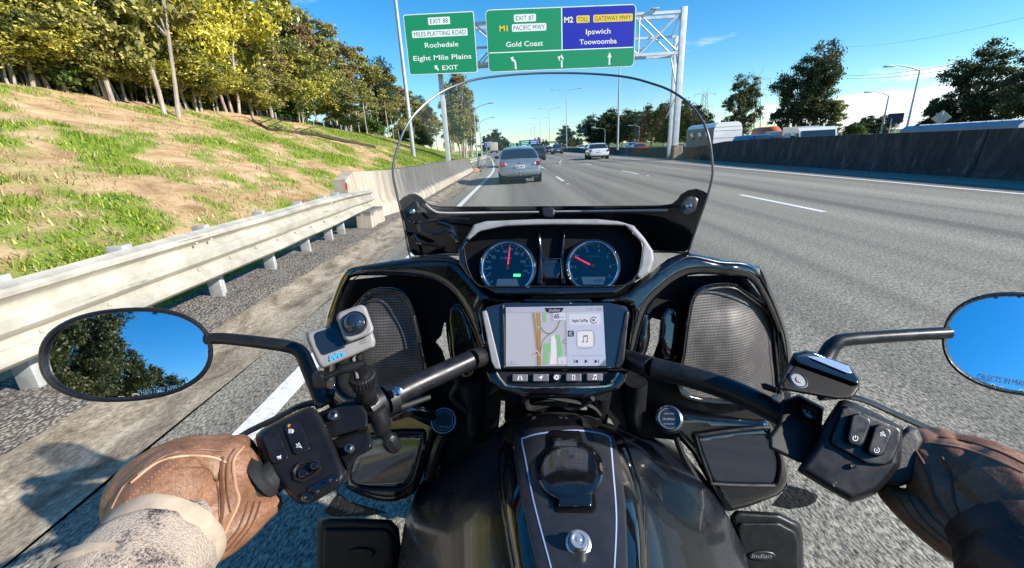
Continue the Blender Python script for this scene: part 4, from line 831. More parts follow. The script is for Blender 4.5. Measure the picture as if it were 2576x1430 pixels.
# box truck on the ramp
t = thing('box_truck', 'beige box truck seen from behind on the exit ramp', 'truck', (0, 0, 0)); MT['beige'] = simple('truck_beige', (.62, .54, .42), .5, var=.06, vs=2)
part('cargo_box', MB().box((0, 0, 2.0), (2.35, 5.2, 2.5), bevel=.04), 'beige', t, local=True); g = MB(); [g.box((x, -2.62, 2.0), (.03, .03, 2.4)) for x in (-.75, -.35, 0, .35, .75)]; part('door_ribs', g, 'galv_dark', t, local=True)
part('chassis', MB().box((0, .3, .62), (2.0, 6, .3)), 'trimblack', t, local=True); part('cab', MB().box((0, 3.5, 1.5), (2.1, 1.6, 1.9), bevel=.15), PN['white'], t, local=True)
for s_ in (-.9, .9):
    for y in (-1.6, 3.2): part('wheel', MB().lathe((s_-.14*(1 if s_ > 0 else -1), y, .45), (1 if s_ > 0 else -1, 0, 0), [(.2, 0), (.45, 0), (.45, .26), (.2, .26)], 16), 'tyre', t, local=True)
    part('tail_light', MB().box((s_, -2.66, .62), (.25, .05, .14)), 'tail', t, local=True)
p = atY(1243, 384, 140); put(t, p.x, 140, radians(5), .3)
# caravan, orange truck, white truck, grey roofed truck beyond the barrier
def beyond(px, X): return atX(px, 340, X)
p = beyond(1796, 17.5); t = thing('caravan', 'white caravan with a shaded window side standing left over the median barrier', 'caravan', (0, 0, 0))
pr_ = [(-1.2, .45), (1.2, .45), (1.22, 2.2), (1.08, 2.62), (.8, 2.78), (-.8, 2.78), (-1.08, 2.62), (-1.22, 2.2)]
part('body', MB().prism(pr_, lambda x, y, h: Vector((x, h, y)), -3, 3), PN['white'], t, local=True); g = MB()
for z in (.9, 1.5, 2.1, 2.4): g.box((0, -3.01, z), (2.3, .02, .03))
part('seam', g, 'galv', t, local=True); part('side_panel', MB().box((-1.225, 0, 1.45), (.02, 5.8, 1.9)), simple('caravan_painted_shade', (.22, .21, .20), .5), t, local=True)  # grey sheet over the white body paints in the shade on this side
for y in (-1.9, -.3, 1.5): part('window', MB().box((-1.25, y, 1.75), (.04, .9, .6), bevel=.02), 'carglass', t, local=True)
for s_ in (-1, 1): part('wheel', MB().lathe((s_*.95, -.2, .33), (s_, 0, 0), [(.1, 0), (.33, 0), (.33, .2), (.1, .2)], 16), 'tyre', t, local=True)
put(t, 18.7, p.y+3, 0, atX(1796, 311, 17.5).z-2.72)
p = beyond(1912, 20); t = thing('orange_truck', 'orange machinery on a truck between the caravan and the white truck cab', 'truck', (0, 0, 0)); MT['orange'] = simple('orange_paint', (.62, .14, .04), .4)
part('tank', MB().tube([(0, -1.6, 2.1), (0, -1.2, 2.3), (0, 1.0, 2.3), (0, 1.6, 2.0)], [.45, .62, .62, .4], 12), 'orange', t, local=True); part('bed', MB().box((0, 0, 1.2), (2.2, 5, .4)), 'trimblack', t, local=True); part('cab', MB().box((0, 2.4, 1.7), (2.2, 1.4, 1.5), bevel=.12), 'orange', t, local=True)
for s_ in (-1, 1): part('wheel', MB().lathe((s_*.9, -.2, .5), (s_, 0, 0), [(.1, 0), (.5, 0), (.5, .2), (.1, .2)], 16), 'tyre', t, local=True)
put(t, 20.5, p.y, pi, atX(1912, 323, 20.5).z-2.85)
p = beyond(2035, 19); t = thing('white_truck', 'white truck cab with a wide windscreen driving the other way beyond the barrier', 'truck', (0, 0, 0))
pr_ = [(-1.0, .5), (1.25, .5), (1.3, 1.4), (1.0, 2.35), (.7, 2.5), (-1.0, 2.5)]
part('cab', MB().prism(pr_, lambda x, y, h: Vector((h, x, y)), -1.05, 1.05), PN['white'], t, local=True); part('windscreen', MB().grid([[Vector((x, 1.33-.0, 1.42)), Vector((x, 1.19, 1.88)), Vector((x, 1.04, 2.3))] for x in np.linspace(-.95, .95, 6)]), 'carglass', t, local=True)
for s_ in (-1, 1):
    part('side_window', MB().box((s_*1.06, .45, 1.85), (.03, .95, .65), bevel=.01), 'carglass', t, local=True); part('wing_mirror', MB().box((s_*1.25, 1.0, 1.8), (.12, .14, .5), bevel=.03), 'trimblack', t, local=True); part('wheel', MB().lathe((s_*.8, .4, .45), (s_, 0, 0), [(.1, 0), (.45, 0), (.45, .25), (.1, .25)], 16), 'tyre', t, local=True)
part('cargo_tray', MB().box((0, -3.2, 1.3), (2.2, 4.2, .5)).box((0, -1.2, 2.0), (2.2, .1, 1.2)).box((-.2, -3.4, 2.15), (1.9, 3.2, .5), bevel=.1), simple('tray_cream', (.55, .50, .42), .6), t, local=True)
put(t, 19.0, p.y, pi-.15, atX(2035, 321, 19).z-2.5)
p = beyond(2500, 17.5); t = thing('grey_truck', 'long truck with a pale grey roof at the right edge above the barrier', 'truck', (0, 0, 0)); MT['greyroof'] = simple('pale_grey_roof', (.36, .41, .48), .35, var=.08, vs=2)
part('cargo_box', MB().prism([(-1.0, .6), (1.0, .6), (1.05, 2.2), (.85, 2.36), (-.85, 2.36), (-1.05, 2.2)], lambda x, y, h: Vector((x, h, y)), -1.9, 2.4), 'greyroof', t, local=True); g = MB(); [g.box((0, y, 2.375), (1.5, .03, .03)) for y in np.arange(-1.6, 2.3, .5)]; part('roof_ribs', g, 'galv_dark', t, local=True)
part('cab', MB().box((0, -2.7, 1.4), (1.95, 1.6, 1.6), bevel=.2), 'greyroof', t, local=True)
for s_ in (-1, 1):
    for y in (-2.5, 1.5): part('wheel', MB().lathe((s_*.8, y, .4), (s_, 0, 0), [(.1, 0), (.4, 0), (.4, .22), (.1, .22)], 16), 'tyre', t, local=True)
put(t, 17.2, p.y, 0, atX(2500, 306, 17.2).z-2.36)
# orange dirt where the barrier ends
tag(part('dirt_mound', MB().add(*[[Vector((-2.95+v.x*.5, 30.9+v.y*1.3, .0+max(0, v.z)*.25)) for v in ball((0, 0, 0), 1, 12)[0]], ball((0, 0, 0), 1, 12)[1]]), mt_or), 'orange brown heap of dirt at the end of the left concrete barrier', 'dirt')
# ================================================================== MOTORCYCLE
bike = thing('motorcycle', 'black touring motorcycle ridden by the person holding its handlebar, seen from the saddle', 'motorcycle', (.06, .35, 0))
def growK(*p): Q = K8(*p); cx, cy = 1435.5, 1186; return [(cx+(x-cx)*1.09, cy+(y-cy)*1.07) for x, y in Q]
def planed(x0, y0, d0, n):
    n = Vector(n).normalized(); k = (ray(x0, y0)*d0).dot(n); return lambda x, y: k/ray(x, y).dot(n)
def on(df, lift=0.): return lambda x, y: W(x, y, df(x, y)-lift)
def sh(*a, **k): k.setdefault('parent', bike); return shell(*a, **k)
def tubeP(pts, r, n=10, sub=5, mb=None, **k):
    P = cat([(*W(*q[:3]), q[3] if len(q) > 3 else r) for q in pts], sub); g = mb or MB(); g.tube([p[:3] for p in P], [p[3] for p in P], n, **k); return g
def K8(*p): return [(787.8+.38556*u, 878.4+.38556*v) for u, v in p]
def K9(*p): return [(1591.3+.38556*u, 878.4+.38556*v) for u, v in p]
def K5(*p): return [(886.2+.38556*u, 433.3+.38556*v) for u, v in p]
def Z6(*p): return [(1201.3+.17904*u, 748.4+.17904*v) for u, v in p]
def Z5(*p): return [(1181.6+.18349*u, 551.4+.18349*v) for u, v in p]
# ---- windscreen
wd_ = lambda x, y: .90-.14*((x-1392)/402)**2-.06*(520-y)/335
ws = [(1030, 640), (1015, 560), (1001, 501), (989, 443), (990, 410), (1002, 366), (1021, 320), (1052, 278), (1102, 237), (1156, 212), (1214, 197), (1310, 187), (1407, 184), (1503, 187), (1580, 195), (1638, 210), (1688, 229), (1734, 262), (1769, 308), (1785, 355), (1792, 409), (1792, 443), (1781, 490), (1760, 551), (1742, 603), (1733, 629), (1722, 637), (1646, 634), (1400, 640), (1117, 642), (1043, 647)]
WS = [tuple(q) for q in cat(ws, 4, True)]
wscr = sh(WS, wd_, .003, 'shield', 'windscreen', step=22)
g = MB(); P = [W(x, y, wd_(x, y)+.001) for x, y in WS]; g.tube(P+[P[0]], .0021, 6, cap=False); part('edge_trim', g, simple('polished_edge', (.13, .14, .15), .2, .4), wscr)
rb = random.Random(12); g = MB()
for i in range(46):
    x, y = rb.uniform(1010, 1780), rb.uniform(200, 505)
    if inpoly(x, y, WS): g.add(*ball(W(x, y, wd_(x, y)-.0006), rb.uniform(.0002, .0006), 6))
part('bug_mark', g, simple('dried_bug', (.62, .60, .52), .8), wscr)
trim = [(1003, 507), (1014, 497), (1030, 489), (1046, 488), (1060, 496), (1070, 507), (1085, 516), (1110, 520), (1392, 519), (1660, 517), (1690, 513), (1703, 503), (1712, 490), (1730, 479), (1752, 475), (1770, 481), (1782, 489), (1769, 530), (1745, 596), (1731, 628), (1721, 634), (1646, 631), (1400, 637), (1117, 639), (1043, 644), (1032, 634), (1017, 560)]
tr = sh(trim, lambda x, y: wd_(x, y)+.006, .012, 'void', 'windscreen_mount', rnd=7, rd=.003, step=14)
g = tubeP([(1070, 513, .80), (1090, 530, .81), (1120, 536, .82), (1250, 535, .855), (1356, 534, .86)], .0022, 6); tubeP([(1380, 533, .86), (1550, 531, .845), (1680, 529, .80)], .0022, 6, mb=g); part('seam', g, 'grey_trim', tr)
g = MB()
for pts in ([(1050, 560, .775), (1062, 585, .775), (1100, 588, .775), (1125, 580, .78), (1148, 600, .79)], [(1040, 590, .77), (1055, 612, .77), (1090, 616, .775), (1120, 625, .78)], [(1100, 560, .785), (1135, 572, .79), (1150, 608, .79)], [(1030, 545, .77), (1045, 560, .77), (1100, 552, .785), (1180, 553, .80)]): tubeP(pts, .0035, 6, mb=g)
part('vent_rib', g, 'gloss', tr)
shell([(1014, 530), (1042, 505), (1052, 512), (1054, 527), (1030, 551), (1020, 553)], .755, .01, 'satin', 'bracket', tr, rnd=3, rd=.002, step=5); part('bolt', MB().lathe(W(1037, 533, .752), -ray(1037, 533), [(.005, 0), (.005, .003), (.003, .004)], 10), 'chrome', tr)
shell([(1708, 520), (1724, 498), (1742, 492), (1758, 500), (1750, 530), (1722, 545)], .76, .01, 'satin', 'bracket', tr, rnd=3, rd=.002, step=6); part('bolt', MB().lathe(W(1733, 517, .757), -ray(1733, 517), [(.005, 0), (.005, .003), (.003, .004)], 10), 'chrome', tr)
shell([(1362, 522), (1392, 522), (1398, 534), (1392, 548), (1366, 548)], .855, .008, 'satin', 'latch', tr, rnd=3, rd=.002, step=6)
# ---- instrument pod
nP = (0, -cos(radians(27)), sin(radians(27))); dP = planed(1400, 660, .735, nP)
inner = [(1180, 606), (1206, 584), (1272, 570), (1387, 566), (1572, 568), (1592, 588), (1615, 615), (1611, 665), (1599, 695), (1561, 719), (1398, 721), (1233, 721), (1206, 719), (1187, 699), (1173, 664), (1167, 626)]
pod = sh([(x+(x-1395)*.02, y+(y-650)*.04) for x, y in inner], lambda x, y: dP(x, y)+.022, .03, 'void', 'instrument_panel', step=14)
shell([(1171, 600), (1192, 566), (1222, 557), (1349, 552), (1503, 552), (1555, 557), (1594, 568), (1622, 600), (1643, 632), (1645, 655), (1634, 686), (1608, 702), (1599, 695), (1611, 665), (1615, 615), (1592, 588), (1572, 568), (1387, 566), (1272, 570), (1206, 584), (1180, 606)], lambda x, y: dP(x, y)-.006, .06, 'grey_trim', 'visor', pod, rnd=7, rd=.004, step=4)
shell([(1171, 600), (1152, 626), (1156, 665), (1179, 699), (1214, 721), (1249, 742), (1387, 745), (1549, 740), (1574, 722), (1608, 702), (1599, 695), (1561, 719), (1398, 721), (1233, 721), (1206, 719), (1187, 699), (1173, 664), (1167, 626), (1180, 606)], lambda x, y: dP(x, y)-.004, .05, 'gloss', 'lower_bezel', pod, rnd=8, rd=.005, step=6)
g = tubeP([(x, y, dP(x, y)-.004) for x, y in inner], .0012, 5, cap=False); part('trim_line', g, 'satin', pod)
MT['dial'] = simple('dial_face', (.012, .016, .024), .25, 0, 0); MT['needle'] = simple('needle_red', (.75, .03, .06), .4, emit=1.2)
MT['lcd'] = simple('lcd_face', (.20, .30, .32), .2, 0, .5, emit=.12); MT['glow'] = simple('green_lamp', (.05, .9, .2), .4, emit=2.5)
def polar(cx, cy, r, a): return (cx+r*cos(radians(a)), cy-r*sin(radians(a))*.97)
def gauge(cx, cy, R, label, ticks, nums, na, extra):
    f = on(dP, -.006); q = on(dP, -.004); rim = sh(ell(cx, cy, R+9, (R+9)*.98, 0, 40), lambda x, y: dP(x, y)-.002, .018, 'gloss', 'gauge', parent=pod, rnd=7, rd=.005, step=6, holes=[ell(cx, cy, R, R*.98, 0, 40)], label=label)
    g = MB(); P = [on(dP, .000)(*v) for v in ell(cx, cy, R+1, (R+1)*.98, 0, 48)]; g.tube(P+[P[0]], .0021, 8, cap=False); part('ring', g, 'chrome', rim)
    shell(ell(cx, cy, R+2, (R+2)*.98, 0, 40), lambda x, y: dP(x, y)+.010, .004, 'dial', 'dial', rim, step=16)
    f = on(dP, -.0095); g = MB()
    strip(g, [polar(cx, cy, R-4, a) for a in np.arange(ticks[0]-3, ticks[1]+4, 4 if ticks[1] > ticks[0] else -4)] if 0 else [polar(cx, cy, R-4, a) for a in np.linspace(ticks[0], ticks[1], 60)], 1.3, f)
    n = ticks[2]
    for i in range(n+1):
        a = ticks[0]+(ticks[1]-ticks[0])*i/n; m_ = i % ticks[3] == 0; strip(g, [polar(cx, cy, R-4, a), polar(cx, cy, R-(13 if m_ else 8), a)], 2.6 if m_ else 1.5, f)
    for s_, a, rr_, h in nums: x, y = polar(cx, cy, rr_, a); text(g, s_, f, x, y, h, bold=.02)
    for s_, x, y, h, w, shr in extra: text(g, s_, f, x, y, h, w, shear=shr)
    part('scale', g, 'white', rim, smooth=False)
    f2 = on(dP, -.006); g = MB(); tip = polar(cx, cy, R-10, na); tl_ = polar(cx, cy, 8, na+180); strip(g, [tl_, (cx, cy), tip], [4.2, 4.0, 2.2], f2); part('needle', g, 'needle', rim, smooth=False)
    part('hub', MB().lathe(f2(cx, cy), nP, [(.006, -.003), (.006, .001), (.004, .003)], 18), 'satin', rim)
    shell(ell(cx, cy, R, R*.98, 0, 40), lambda x, y: dP(x, y)+.003, .0005, 'gauge_glass', 'gauge_glass', rim, step=16, back=False)
    return rim
gL = gauge(1277, 674, 64, 'round speedometer at left reading just over sixty', (222, -14, 24, 2), [('10', 199, 47, 5), ('20', 180, 46, 8), ('30', 161, 49, 5), ('40', 142, 45, 8), ('50', 118, 50, 5), ('60', 98, 43, 8), ('70', 78, 49, 5), ('80', 58, 44, 8), ('90', 42, 49, 5), ('100', 22, 42, 7), ('110', 6, 47, 4.5), ('120', -10, 45, 6)], 84, [('Indian', 1272, 649, 7, 27, .35)])
gR = gauge(1492, 670, 62, 'round rev counter at right with its needle low', (218, -32, 14, 2), [('1', 183, 44, 7), ('2', 146, 45, 6), ('3', 110, 43, 7.5), ('4', 70, 43, 7.5), ('5', 34, 43, 6.5), ('6', 0, 44, 7), ('7', -32, 48, 7)], 152, [('RPM X 1000', 1494, 645, 3.6, 24, 0)])
for gm_, pl in ((gL, [(1252, 702), (1300, 702), (1308, 726), (1246, 726)]), (gR, [(1462, 697), (1524, 697), (1518, 716), (1468, 716)])):
    part('lcd', flat(MB(), pl, on(dP, -.0085)), 'lcd', gm_, smooth=False)
part('lettering', text(MB(), '4393', on(dP, -.008), 1505, 707, 9, 26), 'sink', gR, smooth=False)
part('tell_tale', flat(MB(), [(1292, 690), (1309, 690), (1309, 696), (1292, 696)], on(dP, -.008)), 'glow', gL, smooth=False)
sd = shell([(1362, 654), (1408, 654), (1412, 699), (1366, 699)], lambda x, y: dP(x, y)+.012, .006, 'screen_glass', 'small_display', pod, step=12, rnd=2, rd=.001)
g = MB(); part('frame', tubeP([(1360, 652, .728), (1410, 652, .728), (1414, 700, .712), (1364, 700, .712), (1360, 652, .728)], .0012, 5, 1), 'satin', sd)
for s_, x0 in ((1, 1356), (-1, 1419)): shell([(x0-3*s_, 585), (x0+3*s_, 585), (x0+9*s_, 640), (x0+8*s_, 716), (x0-6*s_, 716), (x0+0*s_, 640)], lambda x, y: dP(x, y)+.008, .012, 'gloss', 'pillar', pod, rnd=3, rd=.003, step=6)
# ---- fairing brow with wings
def dF(x, y): return .80-.05*max(0, 1-abs(x-1395)/420)+.10*max(0, (abs(x-1395)-430)/170)**2-.0*(y)
brow = [(803, 905), (806, 840), (824, 780), (846, 722), (866, 684), (884, 673), (950, 661), (1040, 648), (1130, 644), (1172, 672), (1212, 716), (1250, 746), (1390, 752), (1545, 746), (1590, 716), (1640, 684), (1680, 652), (1736, 636), (1810, 652), (1893, 663), (1922, 686), (1945, 735), (1965, 785), (1982, 838), (1993, 900), (1994, 975), (1980, 985), (1972, 900), (1957, 838), (1934, 786), (1905, 730), (1885, 706), (1860, 697), (1760, 690), (1712, 702), (1668, 735), (1632, 775), (1612, 830), (1600, 880), (1588, 912), (1568, 912), (1585, 800), (1575, 772), (1530, 765), (1270, 765), (1213, 784), (1238, 905), (1215, 898), (1196, 850), (1172, 795), (1140, 745), (1095, 712), (1020, 697), (900, 694), (876, 712), (855, 760), (838, 830), (828, 905)]
fr_ = sh(brow, lambda x, y: dF(x, y)-.03, .05, 'gloss', 'fairing', rnd=20, rd=.022, step=8, smooth=2)
g = MB()
for sgn, L_ in ((1, [(1165, 668), (1120, 655), (1040, 655), (950, 668), (880, 680), (850, 730), (825, 800)]), (-1, [(1655, 690), (1700, 662), (1740, 646), (1810, 660), (1890, 672), (1935, 740), (1975, 850), (1984, 960)])):
    tubeP([(x, y, dF(x, y)-.031) for x, y in L_], .0012, 5, mb=g)
part('seam', g, 'satin', fr_)
cav = [(815, 910), (832, 830), (852, 758), (876, 705), (1020, 690), (1100, 706), (1160, 745), (1250, 770), (1400, 778), (1560, 770), (1640, 740), (1700, 696), (1870, 690), (1940, 780), (1975, 880), (1990, 985), (1985, 1080), (1900, 1120), (1730, 1110), (1560, 1095), (1520, 1030), (1500, 1000), (1260, 1000), (1250, 1075), (1160, 1150), (1060, 1190), (950, 1120), (880, 1060), (815, 990)]
gapL = [(1096, 860), (1110, 845), (1118, 812), (1121, 812), (1124, 850), (1136, 925), (1128, 928), (1112, 880)]
gapR = [(1621, 806), (1634, 808), (1640, 800), (1661, 806), (1656, 860), (1640, 904), (1614, 896), (1628, 860)]
sh(cav, lambda x, y: dF(x, y)+.05, .03, 'void', 'inner_fairing', holes=[gapL, gapR], step=22)
for L_, hole in (([(1165, 770), (1205, 905), (1180, 960), (1142, 930), (1130, 850), (1128, 780)], None), ([(1600, 900), (1618, 795), (1632, 790), (1636, 850), (1618, 905)], None), ([(1664, 790), (1700, 780), (1712, 860), (1700, 905), (1664, 905)], None)): sh(L_, lambda x, y: dF(x, y)+.02, .03, 'gloss', 'duct', rnd=10, rd=.01, step=8, smooth=2)
# speakers
m = M('speaker_mesh'); v = m.coord(); se = m.n('ShaderNodeSeparateXYZ'); m.t.links.new(v, se.inputs[0])
k_ = 1120.; a = m.math('SINE', m.math('MULTIPLY', m.math('ADD', se.outputs[0], m.math('MULTIPLY', se.outputs[2], .577)), k_)); b = m.math('SINE', m.math('MULTIPLY', m.math('SUBTRACT', se.outputs[0], m.math('MULTIPLY', se.outputs[2], .577)), k_)); ab = m.math('MULTIPLY', a, b)
blob = m.noise(v, 24, 4, .6)
m.p(Base_Color=m.mix(m.rng(ab, -.1, .5, 0, 1), m.mix(m.rng(blob, .42, .62, 0, .6), (.11, .10, .097), (.205, .185, .174)), (.012, .012, .012)), Roughness=.5, Metallic=.3); MT['mesh'] = m.m
def speaker(rim, grille, label, cone):
    dd = lambda x, y: dF(x, y)+.0
    s = sh(rim, lambda x, y: dd(x, y)-.004, .02, 'gloss', 'speaker', rnd=7, rd=.008, step=6, smooth=3, holes=[[tuple(q) for q in cat(grille, 3, True)]], label=label)
    shell(grille, lambda x, y: dd(x, y)+.012-.010*max(0, 1-(((x-cone[0])/cone[2])**2+((y-cone[1])/cone[2])**2)), .002, 'mesh', 'speaker_grille', s, smooth=3, step=11, back=False)
    g = MB(); P = [W(x, y, dd(x, y)-.005) for x, y in cat(grille, 3, True)]; g.tube(P+[P[0]], .0014, 5, cap=False); part('trim_line', g, 'satin', s)
    return s
gl_ = [(912, 762), (935, 742), (965, 737), (1000, 741), (1022, 762), (1038, 800), (1052, 860), (1066, 930), (1058, 985), (1020, 1005), (900, 1010), (850, 985), (842, 940), (850, 860), (880, 800)]
gr_ = [(1748, 752), (1772, 732), (1808, 724), (1845, 725), (1868, 738), (1928, 784), (1944, 822), (1952, 900), (1957, 960), (1948, 1000), (1800, 1004), (1716, 978), (1724, 890), (1736, 800)]
def grow(P, k): cx = sum(p[0] for p in P)/len(P); cy = sum(p[1] for p in P)/len(P); return [(cx+(x-cx)*k, cy+(y-cy)*k) for x, y in P]
speaker(grow(gl_, 1.11), gl_, 'left fairing speaker, mostly in shade behind the small camera', (950, 880, 90)); speaker(grow(gr_, 1.09), gr_, 'right fairing speaker with a sunlit pale mesh grille', (1840, 870, 95))
# ---- touchscreen
nS = (0, -cos(radians(30)), sin(radians(30))); dS = planed(1397, 850, .655, nS)
scr = sh(Z6((60, 200), (130, 135), (390, 75), (1850, 75), (2080, 125), (2130, 200), (2060, 900), (2010, 1010), (250, 1010)), lambda x, y: dS(x, y)+.002, .035, 'screen_glass', 'touchscreen', rnd=6, rd=.005, step=8)
shell(Z6((60, 200), (125, 185), (150, 260), (330, 1005), (245, 1010), (190, 900)), dS, .03, 'grey_trim', 'side_trim', scr, rnd=3, rd=.002, step=4)
shell(Z6((2130, 200), (2075, 190), (2050, 330), (1930, 1000), (2010, 1010), (2060, 900)), dS, .03, 'satin', 'side_trim', scr, rnd=3, rd=.002, step=4)
shell(Z6((335, 110), (372, 110), (392, 975), (1870, 975), (1870, 1000), (350, 1005)), lambda x, y: dS(x, y)-.001, .01, 'satin', 'rail', scr, rnd=2, rd=.001, step=4)
def emi(name, c, e=.62): m = M(name); m.p(Base_Color=tuple(q*.3 for q in c), Roughness=.25, Emission_Color=c, Emission_Strength=e); MT[name] = m.m; return name
for nm, c in (('lcd_bg', (.34, .345, .40)), ('lcd_side', (.36, .385, .50)), ('lcd_top', (.31, .32, .40)), ('lcd_green', (.16, .38, .17)), ('lcd_road', (.35, .19, .05)), ('lcd_roadline', (.12, .08, .05)), ('lcd_ink', (.012, .015, .03)), ('lcd_red', (.25, .015, .02)), ('lcd_white', (.55, .53, .55)), ('lcd_grey', (.14, .15, .19)), ('lcd_panel', (.45, .46, .54))): emi(nm, c)
disp = shell(Z6((398, 140), (1762, 118), (1805, 962), (398, 970)), lambda x, y: dS(x, y)-.0015, .002, 'lcd_bg', 'display', scr, step=60)
def lay(k): return on(dS, .0022+.00035*k)
def scrn(nm, poly, mat, k): part(nm, flat(MB(), Z6(*poly), lay(k)), mat, disp, smooth=False)
def scl(nm, pts, w, mat, k): g = MB(); strip(g, [tuple(q) for q in cat(Z6(*pts), 5)], w*.179, lay(k)); part(nm, g, mat, disp, smooth=False)
def sct(s, x, y, h, w, mat, k=6, nm='lettering', shear=0, bold=0.): (px, py), = Z6((x, y)); part(nm, text(MB(), s, lay(k), px, py, h*.179, w*.179, shear=shear, bold=bold, rot=-.8), mat, disp, smooth=False)
scrn('map_park', ((918, 220), (965, 220), (965, 350), (925, 352)), 'lcd_green', 1); scrn('map_park', ((930, 650), (1020, 640), (1025, 700), (1000, 780), (985, 940), (920, 945), (935, 800)), 'lcd_green', 1); scrn('map_park', ((1100, 520), (1155, 540), (1170, 640), (1195, 760), (1180, 850), (1130, 850), (1120, 700)), 'lcd_green', 1)
scrn('map_block', ((1030, 560), (1080, 520), (1105, 620), (1120, 940), (1010, 945), (1030, 760)), 'lcd_white', 1)
for pts, w, mt_ in (([(790, 215), (815, 420), (845, 700), (860, 960)], 26, 'lcd_road'), ([(850, 215), (862, 420), (868, 700), (870, 960)], 40, 'lcd_road')): scl('map_road', pts, w, mt_, 2)
for pts, w in (([(775, 215), (805, 420), (832, 700), (840, 960)], 6), ([(830, 215), (845, 500), (850, 960)], 6), ([(875, 215), (884, 400), (880, 700), (884, 960)], 6), ([(890, 420), (930, 480), (1000, 510), (1060, 490), (1120, 420), (1150, 340), (1180, 300)], 12), ([(1040, 500), (960, 560), (905, 640), (885, 760)], 9), ([(1250, 590), (1215, 600), (1210, 640), (1250, 655)], 9)): scl('map_road', pts, w, 'lcd_roadline', 3)
scrn('status_bar', ((398, 140), (1762, 118), (1767, 205), (398, 212)), 'lcd_top', 4); scrn('side_panel', ((1250, 210), (1767, 203), (1805, 962), (1262, 966)), 'lcd_side', 4)
scrn('speed_box', ((1065, 218), (1240, 214), (1243, 320), (1065, 325)), 'lcd_panel', 4); scrn('logo_tab', ((940, 150), (1215, 146), (1180, 205), (1120, 218), (1020, 218), (965, 205)), 'lcd_ink', 5); sct('Indian', 1085, 180, 40, 150, 'lcd_panel', 6, shear=.4)
sct('65', 1115, 265, 62, 70, 'lcd_ink', bold=.02); sct('MPH', 1198, 280, 22, 62, 'lcd_grey'); sct('5  20°  14:50', 1640, 165, 34, 215, 'lcd_grey'); sct('( )', 446, 182, 34, 40, 'lcd_grey')
scrn('music_button', ((1282, 240), (1728, 232), (1732, 382), (1290, 392)), 'lcd_panel', 5); sct('Apple CarPlay', 1440, 325, 42, 225, 'lcd_ink', bold=.015)
scl('icon', [(1672, 290), (1632, 276), (1596, 300), (1590, 330), (1608, 358), (1640, 366), (1676, 350)], 9, 'lcd_ink', 6); scrn('icon', ((1618, 300), (1655, 320), (1618, 342)), 'lcd_ink', 6)
scrn('icon_tile', ((1268, 470), (1352, 468), (1354, 550), (1270, 552)), 'lcd_ink', 6); scl('icon', [(1335, 490), (1300, 488), (1286, 510), (1300, 532), (1336, 530)], 8, 'lcd_panel', 7); scrn('icon', ((1304, 500), (1326, 511), (1304, 522)), 'lcd_panel', 7)
scrn('cover_tile', ((1402, 480), (1618, 476), (1624, 690), (1408, 694)), 'lcd_white', 5); scl('cover_tile', [(1402, 480), (1618, 476), (1624, 690), (1408, 694), (1402, 480)], 6, 'lcd_grey', 6)
def note(x, y, s, mat, k=6): scrn('icon', ((x-.3*s, y-.5*s), (x+.42*s, y-.55*s), (x+.42*s, y-.3*s), (x-.3*s, y-.25*s)), mat, k); [scrn('icon', ((x+a*s, y-.4*s), (x+(a+.12)*s, y-.4*s), (x+(a+.12)*s, y+.5*s), (x+a*s, y+.5*s)), mat, k) for a in (-.3, .30)]; [scrn('icon', [(x+(a)*s+.17*s*cos(q), y+.5*s+.13*s*sin(q)) for q in np.arange(0, 6.2, .6)], mat, k) for a in (-.34, .26)]
note(1512, 580, 90, 'lcd_grey'); 
scrn('icon', ((1410, 872), (1368, 900), (1410, 930)), 'lcd_ink', 6); scl('icon', [(1358, 872), (1358, 930)], 8, 'lcd_ink', 6); scrn('icon', ((1508, 872), (1550, 900), (1508, 930)), 'lcd_ink', 6); scrn('icon', ((1645, 872), (1688, 900), (1645, 930)), 'lcd_ink', 6); scl('icon', [(1700, 872), (1700, 930)], 8, 'lcd_ink', 6)
scrn('icon', ((832, 738), (888, 828), (835, 800), (786, 828)), 'lcd_white', 5); scrn('position_arrow', ((832, 755), (874, 815), (835, 792), (797, 815)), 'lcd_red', 6); scrn('map_marker', ((838, 405), (880, 405), (880, 440), (838, 440)), 'lcd_green', 6)
scl('scale_bar', [(415, 905), (415, 938), (560, 938), (560, 905)], 5, 'lcd_grey', 6); sct('100 m', 487, 912, 20, 60, 'lcd_ink'); scrn('compass_tile', ((1130, 850), (1248, 830), (1248, 938), (1135, 942)), 'lcd_panel', 6); sct('N', 1190, 905, 26, 26, 'lcd_grey', 7); scl('divider_line', [(1310, 825), (1770, 820)], 4, 'lcd_grey', 6); scrn('corner', ((1800, 870), (1805, 962), (1705, 962)), 'lcd_grey', 6)
